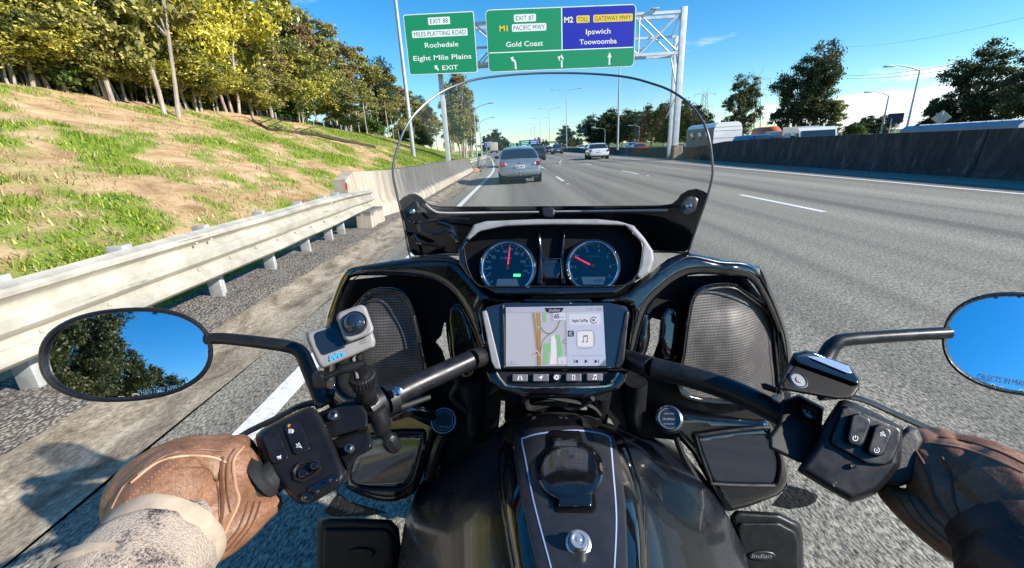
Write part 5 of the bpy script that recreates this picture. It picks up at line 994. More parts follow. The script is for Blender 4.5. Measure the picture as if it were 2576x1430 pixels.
# button bar below
bar_ = sh(Z6((110, 1035), (250, 1030), (2010, 1030), (2115, 1035), (2090, 1160), (1985, 1290), (1885, 1325), (1500, 1420), (700, 1420), (330, 1300), (160, 1180)), lambda x, y: dS(x, y)+.012, .04, 'gloss', 'button_panel', rnd=8, rd=.008, step=8)
shell(Z6((255, 1045), (2000, 1045), (1900, 1175), (1800, 1250), (480, 1268), (345, 1200)), lambda x, y: dS(x, y)+.005, .01, 'dark', 'button_plate', bar_, rnd=3, rd=.002, step=7)
g = tubeP([(*Z6(q)[0], .634) for q in ((262, 1060), (345, 1180), (480, 1262), (1000, 1275), (1800, 1250), (1900, 1170), (1985, 1060))], .0016, 6); part('trim_line', g, 'chrome', bar_)
MT['btn'] = simple('button_grey', (.16, .15, .16), .35, .1, var=.2, vs=80)
def glyph(kind, cx, cy, s, f, g):
    if kind == 'road': flat(g, [(cx-.5*s, cy+.4*s), (cx-.25*s, cy-.4*s), (cx-.12*s, cy-.4*s), (cx-.28*s, cy+.4*s)], f); flat(g, [(cx+.5*s, cy+.4*s), (cx+.28*s, cy+.4*s), (cx+.12*s, cy-.4*s), (cx+.25*s, cy-.4*s)], f); [flat(g, [(cx-.05*s, cy+a*s), (cx+.05*s, cy+a*s), (cx+.05*s, cy+(a+.18)*s), (cx-.05*s, cy+(a+.18)*s)], f) for a in (-.4, -.1, .2)]
    if kind == 'nav': flat(g, [(cx+.4*s, cy-.45*s), (cx+.05*s, cy+.45*s), (cx-.03*s, cy+.06*s), (cx-.45*s, cy)], f)
    if kind == 'cog':
        for i in range(8): a = i*pi/4; strip(g, [(cx+.25*s*cos(a), cy+.25*s*sin(a)), (cx+.5*s*cos(a), cy+.5*s*sin(a))], .2*s, f)
        strip(g, [(cx+.28*s*cos(a), cy+.28*s*sin(a)) for a in np.linspace(0, 2*pi, 20)], .2*s, f)
    if kind == 'phone': strip(g, [(cx-.22*s, cy-.42*s), (cx+.22*s, cy-.42*s), (cx+.22*s, cy+.42*s), (cx-.22*s, cy+.42*s), (cx-.22*s, cy-.48*s)], .13*s, f)
    if kind == 'music':
        flat(g, [(cx-.15*s, cy-.45*s), (cx+.38*s, cy-.5*s), (cx+.38*s, cy-.28*s), (cx-.15*s, cy-.22*s)], f); [strip(g, [(cx+a*s, cy-.4*s), (cx+a*s, cy+.3*s)], .1*s, f) for a in (-.12, .34)]; [flat(g, [(cx+(a-.1)*s+.17*s*cos(q), cy+.34*s+.13*s*sin(q)) for q in np.arange(0, 6.2, .7)], f) for a in (-.12, .34)]
    if kind == 'power': strip(g, [(cx+.42*s*sin(a), cy-.42*s*cos(a)) for a in np.linspace(.6, 5.7, 22)], .13*s, f); strip(g, [(cx, cy-.5*s), (cx, cy)], .13*s, f)
    if kind == 'start': strip(g, [(cx+.42*s*sin(a), cy-.42*s*cos(a)) for a in np.linspace(.3, 5.6, 22)], .12*s, f); flat(g, [(cx+.1*s, cy-.25*s), (cx-.18*s, cy+.05*s), (cx, cy+.05*s), (cx-.1*s, cy+.28*s), (cx+.18*s, cy-.03*s), (cx, cy-.03*s)], f)
    if kind == 'beam': flat(g, [(cx+.0*s, cy-.38*s), (cx+.3*s, cy-.3*s), (cx+.45*s, cy), (cx+.3*s, cy+.3*s), (cx, cy+.38*s)], f); [strip(g, [(cx-.5*s, cy+a*s), (cx-.1*s, cy+a*s)], .1*s, f) for a in (-.3, -.1, .1, .3)]
    if kind == 'horn': flat(g, [(cx-.45*s, cy-.12*s), (cx-.1*s, cy-.12*s), (cx+.3*s, cy-.4*s), (cx+.3*s, cy+.4*s), (cx-.1*s, cy+.12*s), (cx-.45*s, cy+.12*s)], f); strip(g, [(cx-.3*s, cy+.12*s), (cx-.2*s, cy+.4*s), (cx, cy+.35*s)], .1*s, f)
    if kind == 'hazard': strip(g, [(cx+.5*s*cos(a), cy+.5*s*sin(a)) for a in (-pi/2, pi/6, 5*pi/6, -pi/2)], .12*s, f); strip(g, [(cx-.5*s, cy-.3*s), (cx+.5*s, cy+.35*s)], .12*s, f)
    return g
for (x0, x1, y0, y1, kd) in ((485, 705, 1080, 1185, 'road'), (775, 1000, 1078, 1183, 'nav'), (1050, 1170, 1062, 1185, 'cog'), (1238, 1460, 1072, 1180, 'phone'), (1530, 1758, 1068, 1175, 'music')):
    (a, b), (c, d) = Z6((x0, y0), (x1, y1)); cx, cy = (a+c)/2, (b+d)/2
    o_ = rrect(cx, cy, c-a, d-b, 3) if kd != 'cog' else ell(cx, cy, 11, 11)
    bt = shell(o_, lambda x, y: dS(x, y)-.001, .008, 'btn' if kd != 'cog' else 'satin', 'button', bar_, rnd=3, rd=.0015, step=3); part('icon', glyph(kd, cx, cy, 14, on(dS, .0015), MB()), 'white', bt, smooth=False)
# ---- handlebar
hb = part('handlebar', tubeP([(1640, 925, .62, .0155), (1720, 945, .60, .0155), (1800, 968, .58, .0155), (1890, 1005, .555, .015), (1985, 1055, .53, .014), (2100, 1115, .50, .0135), (2230, 1165, .475, .0135), (2420, 1235, .45, .0135)], .0155, 18), 'satin', bike)
g = tubeP([(1185, 905, .64, .0145), (1120, 935, .615, .0150), (1060, 962, .59, .015), (1000, 992, .565, .0145), (930, 1035, .54, .0135), (840, 1090, .51, .0135), (720, 1175, .475, .0135), (560, 1290, .44, .0135)], .0155, 18); g.tube([W(1185, 905, .64), W(1300, 880, .76), W(1500, 880, .76), W(1640, 925, .62)], .016, 12); part('handlebar', g, 'satin', bike)
# clamp pieces
def blk(name, poly, d, th, mat, parent=bike, rnd=7, rd=.006, step=5, **k): return shell(poly, d, th, mat, name, parent, rnd=rnd, rd=rd, step=step, **k)
nG = (0, -.25, .97)
# left switch cluster
dL = planed(755, 1150, .462, (-.12, -.62, .77))
swL = blk('switch_housing', [(643, 1104), (650, 1088), (672, 1072), (758, 1030), (780, 1024), (800, 1036), (822, 1075), (866, 1180), (866, 1208), (850, 1228), (784, 1266), (764, 1270), (742, 1262), (700, 1215), (660, 1160)], dL, .045, 'dark', rnd=16, rd=.012, step=6, smooth=2, label='left switch housing with headlamp and horn buttons')
def button(poly, lift, parent, dd, gl=None, mat='dark', rnd=4, rd=.0025, sunk=None):
    b = shell(poly, lambda x, y: dd(x, y)-lift, .008, mat, 'button', parent, rnd=rnd, rd=rd, step=4)
    for kd, x, y, s in (gl or []): part('icon', glyph(kd, x, y, s, lambda x, y: W(x, y, dd(x, y)-lift-.0004), MB()), 'white', b, smooth=False)
    return b
button(rrect(693, 1128, 46, 74, 9, -20), .003, swL, dL, [('horn', 703, 1150, 14)], 'satin'); button(rrect(748, 1103, 44, 78, 9, -20), .003, swL, dL, [('beam', 733, 1085, 15), ('hazard', 752, 1122, 15)], 'satin')
part('lamp', MB().add(*ball(W(727, 1072, dL(727, 1072)-.002), .0022)), 'orange', swL)
g = MB(); P = [W(x, y, dL(x, y)-.001) for x, y in ((752, 1168), (775, 1160), (797, 1163), (806, 1180), (790, 1195), (762, 1210), (745, 1205), (740, 1185), (752, 1168))]; g.tube(P, .0022, 6)
blk('toggle', ell(762, 1192, 16, 12, -20), lambda x, y: dL(x, y)-.006, .012, 'gloss', swL, rnd=7, rd=.005, step=4); blk('toggle', ell(790, 1173, 13, 11, -20), lambda x, y: dL(x, y)-.008, .012, 'gloss', swL, rnd=7, rd=.005, step=4); part('trim_line', g, 'satin', swL)
blk('toggle', rrect(812, 1220, 84, 26, 12, -27), lambda x, y: dL(x, y)-.003, .01, 'gloss', swL, rnd=7, rd=.004, step=4); blk('toggle', ell(773, 1252, 17, 15), lambda x, y: dL(x, y)-.008, .014, 'gloss', swL, rnd=7, rd=.006, step=4)
for x, y in ((832, 1208), (800, 1236), (768, 1252)): part('bolt', MB().add(*ball(W(x, y, dL(x, y)-.009), .0016)), 'chrome', swL)
# left lever perch
dC = planed(865, 1060, .50, (-.2, -.5, .84))
pc = blk('lever_clamp', [(801, 1038), (864, 1010), (890, 1005), (912, 1018), (925, 1046), (926, 1075), (830, 1104), (812, 1075)], dC, .035, 'dark', rnd=7, rd=.006)
blk('clamp_lower', [(830, 1106), (926, 1076), (938, 1112), (936, 1130), (900, 1150), (872, 1188), (856, 1160)], lambda x, y: dC(x, y)+.006, .03, 'dark', pc, rnd=9, rd=.01)
for x, y, r in ((839.5, 1047, 14), (880, 1130, 11)): s = .5/1050; part('bolt', MB().lathe(W(x, y, dC(x, y)-.0005), (-.2, -.5, .84), [(r*s, -.002), (r*s, .003), (r*s*.8, .0045), (r*s*.5, .0045), (r*s*.45, .001), (.0004, .001)], 16), 'steel', pc)
part('clutch_lever', tubeP([(820, 1010, .53, .006), (760, 1020, .535, .006), (690, 1055, .53, .006), (610, 1095, .52, .006), (540, 1150, .50, .007)], .006, 8, flat=.6), 'satin', bike)
part('clutch_cable', tubeP([(836, 985, .52, .004), (832, 1010, .54, .004), (850, 1030, .55, .004), (900, 1010, .56, .004), (980, 1030, .60, .004), (1080, 1000, .66, .004)], .004, 8).tube([W(828, 960, .55), W(826, 985, .55)], .006, 8), 'rubber', bike)
part('grip', MB().tube([W(700, 1190, .468), W(560, 1290, .44)], .0175, 18).tube([W(672, 1190, .463), W(655, 1203, .46)], .026, 22), 'rubber', bike)
# right cluster
dR = planed(2180, 1100, .455, (-.10, -.74, .66))
swR = blk('switch_housing', K9((1330, 360), (1360, 335), (1450, 350), (1745, 500), (1765, 520), (1762, 600), (1750, 760), (1640, 900), (1560, 960), (1440, 1000), (1390, 985), (1110, 820), (1085, 770), (1180, 640), (1250, 480)), dR, .05, 'dark', rnd=18, rd=.014, step=6, smooth=2, label='right switch housing with stop and start buttons')
blk('face_plate', K9((1370, 375), (1400, 370), (1735, 510), (1755, 540), (1750, 610), (1690, 745), (1640, 760), (1530, 750), (1300, 620), (1295, 590)), lambda x, y: dR(x, y)-.004, .01, 'satin', swR, rnd=4, rd=.003, step=6)
dR2 = lambda x, y: dR(x, y)-.006
button([*K9(*[(1432, 430), (1475, 418), (1545, 450), (1560, 480), (1510, 610), (1485, 640), (1420, 620), (1400, 590)])], .004, swR, dR2, [('power', 2152, 1103, 15)], 'satin'); button([*K9(*[(1580, 505), (1610, 490), (1680, 520), (1695, 555), (1640, 690), (1600, 705), (1540, 680), (1535, 650)])], .004, swR, dR2, [('hazard', 2221, 1093, 15), ('start', 2206, 1133, 15)], 'satin')
blk('toggle', rrect(2146, 1172, 60, 15, 6, 14), lambda x, y: dR(x, y)+.003, .01, 'gloss', swR, rnd=5, rd=.004, step=3); part('bolt', MB().add(*ball(W(2146, 1173, dR(2146, 1173)-.002), .003)), 'chrome', swR)
part('icon', glyph('horn', 2101, 1218, 15, on(dR, .0), MB()), 'grey_trim', swR, smooth=False)
blk('throttle_collar', K9((1750, 540), (1800, 500), (1860, 520), (1905, 600), (1860, 760), (1830, 870), (1740, 900), (1640, 880), (1600, 760)), lambda x, y: dR(x, y)+.012, .03, 'rubber', bike, rnd=14, rd=.012)
pr2 = blk('lever_clamp', K9((975, 330), (1090, 295), (1250, 380), (1225, 560), (1150, 750), (1080, 740), (890, 650), (885, 570), (950, 480)), planed(2020, 1050, .50, (.1, -.55, .83)), .04, 'dark', rnd=9, rd=.008)
dB = planed(2036, 1036, .497, (.1, -.55, .83)); s = .5/1050; part('bolt', MB().lathe(W(2036, 1036, dB(2036, 1036)), (.1, -.55, .83), [(20*s, 0), (20*s, .002), (15*s, .003), (13*s, .003), (12*s, .0), (6*s, .0), (.0004, .001)], 20), 'steel', pr2)
dV = planed(2060, 950, .485, (.1, -.5, .86))
res_ = blk('brake_reservoir', K9((1050, 25), (1130, 8), (1180, 15), (1420, 110), (1480, 195), (1482, 260), (1430, 325), (1330, 330), (960, 265), (945, 240)), dV, .05, 'dark', rnd=6, rd=.005, label='black brake fluid reservoir by the right switch housing')
dLd = planed(2060, 955, .478, (.02, -.16, .98))
blk('lid', K9((1062, 28), (1135, 10), (1185, 18), (1420, 106), (1482, 195), (1478, 235), (1420, 215), (1080, 95), (1050, 60)), lambda x, y: min(dV(x, y)-.002, .5)-.006, .02, 'gloss', res_, rnd=6, rd=.005, step=4)
dSg = planed(2080, 905, .476, (-.02, -.28, .96))
blk('sight_glass', K9((1118, 24), (1150, 18), (1412, 112), (1436, 158), (1398, 158), (1142, 52)), lambda x, y: dV(x, y)-.0105, .004, simple('sight_glass_painted_sky', (.34, .44, .60), .12, .3, 1), res_, rnd=2, rd=.001, step=4)  # pale blue base colour stands in for sky reflected in the glass
blk('front_face', K9((1062, 100), (1400, 222), (1455, 262), (1420, 318), (1335, 322), (975, 258), (965, 235)), lambda x, y: dV(x, y)-.001, .004, 'void', res_, rnd=3, rd=.002, step=5)  # blacker plate paints the shaded front against the brighter top
part('badge', MB().lathe(W(2007.7, 957.4, dV(2007, 957)-.001), (.1, -.6, .79), [(22*s, -.004), (22*s, .001), (18*s, .002), (16*s, .001), (8*s, .001), (7*s, .002), (.0004, .002)], 24), 'steel', res_)
blk('lever_joint', K9((835, 225), (870, 222), (950, 255), (935, 290), (850, 262)), .53, .02, 'dark', bike, rnd=4, rd=.004, step=4)
part('brake_lever', tubeP([(2060, 1000, .55, .006), (2150, 1000, .545, .006), (2270, 1050, .535, .0065), (2400, 1110, .52, .007), (2520, 1180, .50, .007)], .006, 8, flat=.6), 'satin', bike)
part('grip', MB().tube([W(2230, 1160, .478), W(2440, 1240, .445)], .0175, 18), 'rubber', bike)
# ---- mirrors
def mirror(cx, cy, rx, ry, rot, d0, rdir, stem, label, txt, pw=2.3):
    v = ray(cx, cy).normalized(); n = (Vector(rdir).normalized()-v).normalized(); dp = planed(cx, cy, d0, n)
    o_ = ell(cx, cy, rx, ry, rot, 56, pw)
    hs_ = sh(o_, lambda x, y: dp(x, y)-.001, .007, 'dark', 'mirror', rnd=9, rd=.005, step=4, holes=[ell(cx, cy, rx-13, ry-12, rot, 56, pw)], label=label)
    bk = shell(ell(cx, cy, rx-6, ry-6, rot, 48, pw), lambda x, y: dp(x, y)+.018-.010*(((x-cx)/rx)**2+((y-cy)/ry)**2), .003, 'dark', 'back_shell', hs_, step=26)
    P0 = W(cx, cy, dp(cx, cy)); Rc = 1.1       # convex glass
    def dg(x, y):
        q = W(x, y, dp(x, y)); return dp(x, y)+.0015+(q-P0).length_squared/(2*Rc)/abs(ray(x, y).dot(n))
    g = shell(ell(cx, cy, rx-11, ry-10, rot, 64, pw), dg, .002, 'mirror', 'mirror_glass', hs_, step=7, back=False, sharp=180)
    s_, x, y, h, w, r_ = txt; part('lettering', text(MB(), s_, lambda a, b: W(a, b, dg(a, b)-.0022), x, y, h, w, rot=r_), simple('etched_text', (.08, .2, .34), .5), g, smooth=False)
    part('mirror_stem', tubeP(stem, .008, 12), 'satin', bike)
    return hs_
mirror(316, 893, 221, 118, -4, .50, (-.40, -1, .31), [(520, 853, .522, .0072), (560, 852, .522, .0072), (640, 860, .522, .0075), (725, 872, .525, .008), (757, 888, .527, .0085), (775, 925, .527, .009), (795, 975, .525, .009), (815, 1020, .52, .010)], 'oval left mirror reflecting trees and sky', ('THAN THEY APPEAR', 405, 981, 13, 118, -8))
mirror(2592, 868, 224, 130, 7, .50, (.55, -1, .62), [(2385, 838, .525, .0078), (2260, 845, .525, .0078), (2130, 855, .525, .0082), (2100, 866, .525, .009), (2085, 885, .525, .0095), (2065, 925, .52, .010), (2050, 980, .515, .010)], 'oval right mirror at the edge of the view reflecting blue sky', ('OBJECTS IN MIRROR ARE CLOSER', 2590, 967, 15, 250, 9))
# ---- fuel tank and console
def lin(y, tab): return lerp(y, tab)
XL = [(1090, 1150), (1150, 1104), (1260, 1035), (1330, 1015), (1430, 1001), (1520, 992)]; XR = [(1060, 1560), (1100, 1650), (1120, 1700), (1218, 1784), (1283, 1823), (1360, 1861), (1430, 1886), (1520, 1905)]; XC = [(1060, 1415), (1180, 1430), (1300, 1440), (1430, 1450), (1520, 1455)]
def dT(x, y):
    c = lin(y, XC); e = lin(y, XL) if x < c else lin(y, XR); s = min(1.15, abs((x-c)/(e-c))); z = .985-.23*s**3.0
    return (z-CH)/ray(x, y).z
tk = sh([(1103, 1152), (1120, 1138), (1145, 1142), (1190, 1120), (1240, 1085), (1300, 1055), (1415, 1043), (1520, 1060), (1570, 1080), (1650, 1096), (1700, 1120), (1745, 1168), (1784, 1218), (1823, 1283), (1861, 1360), (1886, 1430), (1904, 1520), (992, 1520), (1001, 1430), (1015, 1330), (1035, 1260), (1066, 1205)], dT, .16, simple('tank_paint', (.005, .008, .014), .27, 0, .3, .3, 9), 'fuel_tank', rnd=26, rd=.04, step=13, smooth=2, sharp=70)
con = [(1256, 1110), (1262, 1073), (1289, 1052), (1366, 1038), (1443, 1040), (1513, 1056), (1555, 1087), (1578, 1118), (1601, 1179), (1624, 1264), (1633, 1341), (1636, 1430), (1638, 1520), (1302, 1520), (1285, 1430), (1262, 1290), (1252, 1206), (1250, 1148)]
dK = lambda x, y: dT(x, y)-.032
cs_ = shell(con, dK, .035, 'gloss', 'tank_console', tk, rnd=30, rd=.026, step=9, smooth=2, sharp=60)
pan = [(1293, 1096), (1304, 1084), (1358, 1074), (1443, 1070), (1518, 1082), (1543, 1095), (1559, 1148), (1574, 1264), (1580, 1430), (1582, 1520), (1378, 1520), (1350, 1430), (1326, 1322), (1304, 1225), (1293, 1148)]
dK2 = lambda x, y: dK(x, y)-.003
shell(pan, dK2, .004, simple('console_satin', (.028, .028, .032), .32, .1, .15, .12, 50), 'console_panel', cs_, rnd=5, rd=.003, step=10)
g = MB(); pts = [(1408, 1520), (1387, 1430), (1358, 1322), (1339, 1245), (1322, 1156), (1313, 1108), (1320, 1102), (1358, 1091), (1443, 1083), (1501, 1089), (1528, 1098), (1536, 1110), (1543, 1187), (1551, 1302), (1546, 1430), (1540, 1520)]
strip(g, [tuple(q) for q in cat(pts, 4)], 3.6, on(dK2, .0006)); part('pinstripe', g, simple('pinstripe_blue', (.35, .42, .62), .4), cs_, smooth=False)
part('lettering', text(MB(), 'Indian', on(dK, -.004), 1412, 1058, 17, 150, shear=.35, rot=1, bold=.02), simple('raised_script', (.06, .055, .055), .3), cs_, smooth=False)
cap = shell(growK((1530, 570), (1560, 545), (1740, 550), (1765, 640), (1850, 690), (1890, 780), (1880, 850), (1830, 930), (1840, 1040), (1815, 1055), (1600, 1050), (1575, 1030), (1570, 930), (1500, 870), (1465, 790), (1470, 720), (1530, 650)), lambda x, y: dK2(x, y)-.002, .006, 'void', 'fuel_cap_surround', cs_, rnd=4, rd=.003, step=6)
shell(ell(1435.5, 1186, 87, 79), lambda x, y: dK2(x, y)-.010, .010, 'gloss', 'fuel_cap', cap, rnd=18, rd=.010, step=7)
shell(K8((1560, 565), (1725, 570), (1735, 650), (1560, 650)), lambda x, y: dK2(x, y)-.010, .010, 'gloss', 'hinge', cap, rnd=6, rd=.005, step=5); shell(K8((1590, 935), (1820, 930), (1822, 1030), (1602, 1036)), lambda x, y: dK2(x, y)-.009, .010, 'gloss', 'latch', cap, rnd=7, rd=.005, step=5)
kx, ky = 1455, 1370; kp = W(kx, ky, dK2(kx, ky)); part('ignition_lock', MB().lathe(kp, (-.02, -.35, .94), [(.0128, -.003), (.0128, .003), (.0108, .0045), (.0098, .003)], 26).lathe(kp+Vector((0, 0, .003)), (-.02, -.45, .9), [(.0085, 0), (.0085, .008), (.0078, .0105), (.0058, .0105), (.0054, .0095), (.0025, .0095), (.002, .0105), (.0004, .0105)], 26), simple('brushed_silver', (.62, .62, .63), .38, .85), cs_)
# ---- vent knobs and lower fairings
def lower(side, poly, lens, knob, d, label, script, box, badge):
    lf = sh(poly, lambda x, y: d+.0*(y), .16, 'gloss', 'lower_fairing', rnd=18, rd=.02, step=9, smooth=2, label=label)
    shell(lens, d-.004, .01, 'screen_glass', 'storage_lid', lf, rnd=10, rd=.006, step=8, smooth=2)
    g = MB(); P = [W(*q, d-.006) for q in cat(lens, 3, True)]; g.tube(P+[P[0]], .0035, 6, cap=False); part('trim_line', g, 'satin', lf)
    x, y, r = knob; q = W(x, y, d-.02); s = d/1050; ax = -ray(x, y)+Vector((0, 0, .2)); kb = part('knob', MB().lathe(q, ax, [(r*s, -.03), (r*s, 0), (r*s*.94, .006), (r*s*.8, .008), (r*s*.76, .005), (r*s*.3, .005), (.0005, .005)], 30), 'steel' if script else 'satin', lf)
    g = MB(); n_ = 24; c = q+ax.normalized()*.0055
    a_ = ax.normalized().orthogonal().normalized(); b_ = ax.normalized().cross(a_); P = [c+(a_*cos(2*pi*i/n_)+b_*sin(2*pi*i/n_))*r*s*.72 for i in range(n_+1)]; g.tube(P, .0009, 5); fk = lambda u, w: W(u, w, (q-CAM).dot(fw)-.013)
    if script: text(g, 'Indian', fk, x, y, 6, 28, shear=.3); text(g, 'MOTORCYCLE', fk, x, y+13, 3.4, 26); text(g, 'SINCE 1901', fk, x, y-13, 3.4, 26)
    elif 1:
        g.tube([c+ax.normalized()*.002+(a_*cos(2*pi*i/n_)+b_*sin(2*pi*i/n_))*r*s*.93 for i in range(n_+1)], .0016, 6); text(g, 'INDIAN', fk, x, y+14, 3.4, 22)
    part('badge', g, simple('badge_print%d' % side, (.4, .48, .6) if script else (.22, .27, .34), .3, .5), kb)
    bx = sh(box, lambda x, y: d+.05, .2, 'dark', 'crash_box', rnd=14, rd=.02, step=9, smooth=1)
    cx = sum(p[0] for p in box)/len(box); top = min(p[1] for p in box)
    shell([(cx+(x-cx)*.86, max(y+22, top+30)+0) for x, y in box], d+.044, .01, 'dark', 'lid', bx, rnd=8, rd=.008, step=8)
    bd = shell(ell(badge[0], badge[1], 36, 14), d+.040, .01, 'satin' if script else 'dark', 'recess', bx, rnd=6, rd=.004, step=5)
    if script: part('lettering', text(MB(), 'Indian', lambda a, b: W(a, b, d+.0392), badge[0], badge[1], 11, 50, shear=.35), 'grey_trim', bd, smooth=False)
lower(0, [(905, 1030), (980, 1020), (1060, 1012), (1090, 1020), (1105, 1060), (1095, 1110), (1062, 1200), (1045, 1238), (1000, 1262), (940, 1258), (880, 1235), (862, 1205), (880, 1100)], [(930, 1098), (1045, 1088), (1066, 1098), (1058, 1150), (1030, 1222), (960, 1232), (880, 1218), (888, 1150)], (1116, 1060, 31), .80, 'left lower fairing with a glossy storage lid', False, [(797, 1332), (800, 1308), (830, 1300), (985, 1308), (1004, 1330), (1015, 1440), (1015, 1500), (795, 1500)], (908, 1392))
lower(1, [(1650, 1045), (1700, 1032), (1760, 1040), (1900, 1055), (1938, 1064), (1975, 1160), (1984, 1205), (1972, 1235), (1930, 1258), (1835, 1287), (1805, 1260), (1740, 1140), (1690, 1090)], [(1752, 1108), (1770, 1094), (1920, 1076), (1936, 1090), (1962, 1155), (1956, 1215), (1930, 1222), (1800, 1218), (1786, 1205)], (1683, 1054, 33), .80, 'right lower fairing with a dusty storage lid and round badge', True, [(1835, 1300), (1850, 1284), (1960, 1290), (2012, 1316), (2020, 1345), (2022, 1440), (2020, 1500), (1880, 1500)], (1917, 1399))
sh([(1984, 1221), (2030, 1232), (2058, 1248), (2052, 1264), (2030, 1275), (1985, 1282), (1940, 1272)], .84, .004, 'smoke', 'deflector', rnd=4, rd=.002); sh([(812, 1290), (850, 1240), (880, 1262), (975, 1290), (930, 1298), (840, 1300)], .84, .004, 'smoke', 'deflector', rnd=4, rd=.002)
part('bracket', tubeP([(985, 1048, .74, .010), (1030, 1030, .75, .014), (1075, 1042, .78, .018), (1105, 1056, .82, .02)], .01, 10), 'gloss', bike)
part('crash_bar', tubeP([(1118, 1090, .80, .012), (1100, 1130, .80, .012), (1080, 1200, .82, .012)], .01, 8), 'satin', bike); part('crash_bar', tubeP([(1700, 1100, .80, .006), (1725, 1160, .80, .006), (1785, 1255, .80, .006)], .006, 8), 'satin', bike)
# ---- hidden middle: fork, frame, cables, engine, wheels
g = MB()
sh([(1125, 930), (1240, 935), (1262, 1000), (1254, 1080), (1180, 1130), (1130, 1120), (1105, 1040)], .86, .08, 'void', 'frame_cover', rnd=14, rd=.02, step=12, smooth=1); sh([(1540, 940), (1650, 930), (1710, 1000), (1720, 1100), (1600, 1100), (1530, 1050), (1520, 990)], .86, .08, 'void', 'frame_cover', rnd=14, rd=.02, step=12, smooth=1)
for a, b in (((1300, 985, .80), (1295, 1050, .86)), ((1510, 985, .80), (1500, 1060, .86)), ((1180, 960, .80), (1200, 1120, .85)), ((1600, 960, .80), (1590, 1100, .85))): part('fork_tube', MB().tube([W(*a), W(*b)], .022, 14), 'satin', bike)
g = MB(); tubeP([(1320, 990, .78), (1330, 1025, .80), (1400, 1012, .80), (1440, 1025, .80), (1490, 1000, .78)], .008, 7, mb=g); tubeP([(1290, 975, .78), (1380, 1000, .78), (1480, 1020, .79), (1510, 1045, .8)], .004, 6, mb=g); tubeP([(1110, 925, .66), (1150, 960, .70), (1135, 1000, .74), (1175, 1040, .78)], .004, 6, mb=g); part('cable', g, 'rubber', bike)
sh([(1300, 1010), (1345, 1000), (1400, 1015), (1450, 1012), (1452, 1030), (1500, 1035), (1480, 1060), (1320, 1062), (1296, 1040)], .84, .06, 'void', 'steering_head', rnd=8, rd=.01)
for y, r, nm in ((1.45, .33, 'front_wheel'), (-.55, .33, 'rear_wheel')):
    w = part(nm, MB().lathe((-.02, y, r), (1, 0, 0), [(.24, 0), (.31, 0), (.33, .03), (.33, .10), (.31, .13), (.24, .13)], 40), 'tyre', bike); part('rim', MB().lathe((-.015, y, r), (1, 0, 0), [(.06, 0), (.25, .01), (.25, .11), (.06, .12)], 32), 'satin', w)
part('fender', MB().grid([[Vector((.045+.10*sin(q*.9), 1.45-.37*cos(a)*(1-.12*abs(q)), .33+.39*sin(a)*(1-.15*abs(q)))) for q in np.linspace(-1.5, 1.5, 9)] for a in np.linspace(.1, 2.9, 22)]), 'gloss', bike)
part('engine', MB().box((.05, .55, .42), (.34, .55, .46), bevel=.06).tube([(.05, .62, .55), (.05, .82, .80)], .10, 16).tube([(.05, .45, .55), (.05, .30, .78)], .10, 16), 'satin', bike)
part('seat', MB().box((.08, -.28, .70), (.36, .62, .14), bevel=.06), 'rubber', bike); part('tail', MB().box((.06, -.6, .70), (.30, .5, .30), bevel=.1), 'gloss', bike)
for s_ in (-1, 1): part('pannier', MB().box((.06+s_*.33, -.62, .52), (.20, .60, .40), bevel=.06), 'gloss', bike); part('floorboard', MB().box((.06+s_*.36, .50, .27), (.12, .34, .03), bevel=.01), 'rubber', bike)
part('headlamp_shell', MB().box((.08, 1.0, .98), (.42, .30, .40), bevel=.12), 'gloss', bike)
# ================================================================== ACTION CAMERA
MT['camgrey'] = simple('camera_grey_rubber', (.27, .26, .255), .45, var=.06, vs=60, bump=.1, bs=900, bd=.0003); MT['camblack'] = simple('camera_black', (.012, .012, .014), .3)
def Q4(*p): return [(630.2+.27544*u, 748.4+.27544*v) for u, v in p]
nC = (.10, -.80, .58); dA = planed(856, 858, .462, nC)
ac = thing('action_camera', 'small grey action camera with round lens and blue logo above the left handlebar', 'camera', tuple(W(856, 860, .48)))
def ap(nm, poly, lift, th, mat, par=ac, **k): return shell(poly, lambda x, y: dA(x, y)-lift, th, mat, nm, par, **k)
ap('body', Q4((512, 345), (530, 315), (1000, 175), (1080, 240), (1140, 395), (1130, 440), (1100, 465), (690, 640), (650, 645), (620, 620), (590, 560), (520, 400)), 0, .028, 'camgrey', rnd=9, rd=.006, step=5, smooth=2)
ap('screen', Q4((575, 345), (600, 320), (775, 262), (795, 270), (868, 440), (860, 460), (670, 530), (645, 520), (600, 440)), .0012, .004, 'screen_glass', rnd=3, rd=.001, step=6)
ap('screen', Q4((725, 235), (800, 205), (880, 400), (862, 440), (795, 268), (740, 285)), .0008, .004, 'camblack', step=8)
g = MB(); fa = on(dA, .0016)
for i, (x, y) in enumerate(((738, 567), (774, 552), (811, 537), (848, 521))): (a, b), = Q4((x, y)); flat(g, rrect(a, b, 8.4, 5.8, .6, -22, 2), fa)
(a, b), = Q4((785, 522)); text(g, 'GoPro', fa, a, b, 8.5, 37, rot=-22, bold=.03); part('logo', g, simple('logo_blue', (.05, .42, .75), .4), ac, smooth=False)
g = MB()
for i in range(3):
    for j in range(3): (a, b), = Q4((1000+22*i+6*j, 385+18*j-6*i)); flat(g, ell(a, b, 1.2, 1.2, n=8), fa)
part('speaker_hole', g, 'camblack', ac, smooth=False)
lc = Q4((955, 238))[0]
ln = ap('lens_housing', [tuple(q) for q in rrect(lc[0], lc[1], 80, 80, 17, -20, 6)], .014, .016, 'camgrey', rnd=8, rd=.005, step=5)
q = W(*lc, dA(*lc)-.0145); s = .46/1050; x_, y_ = lc
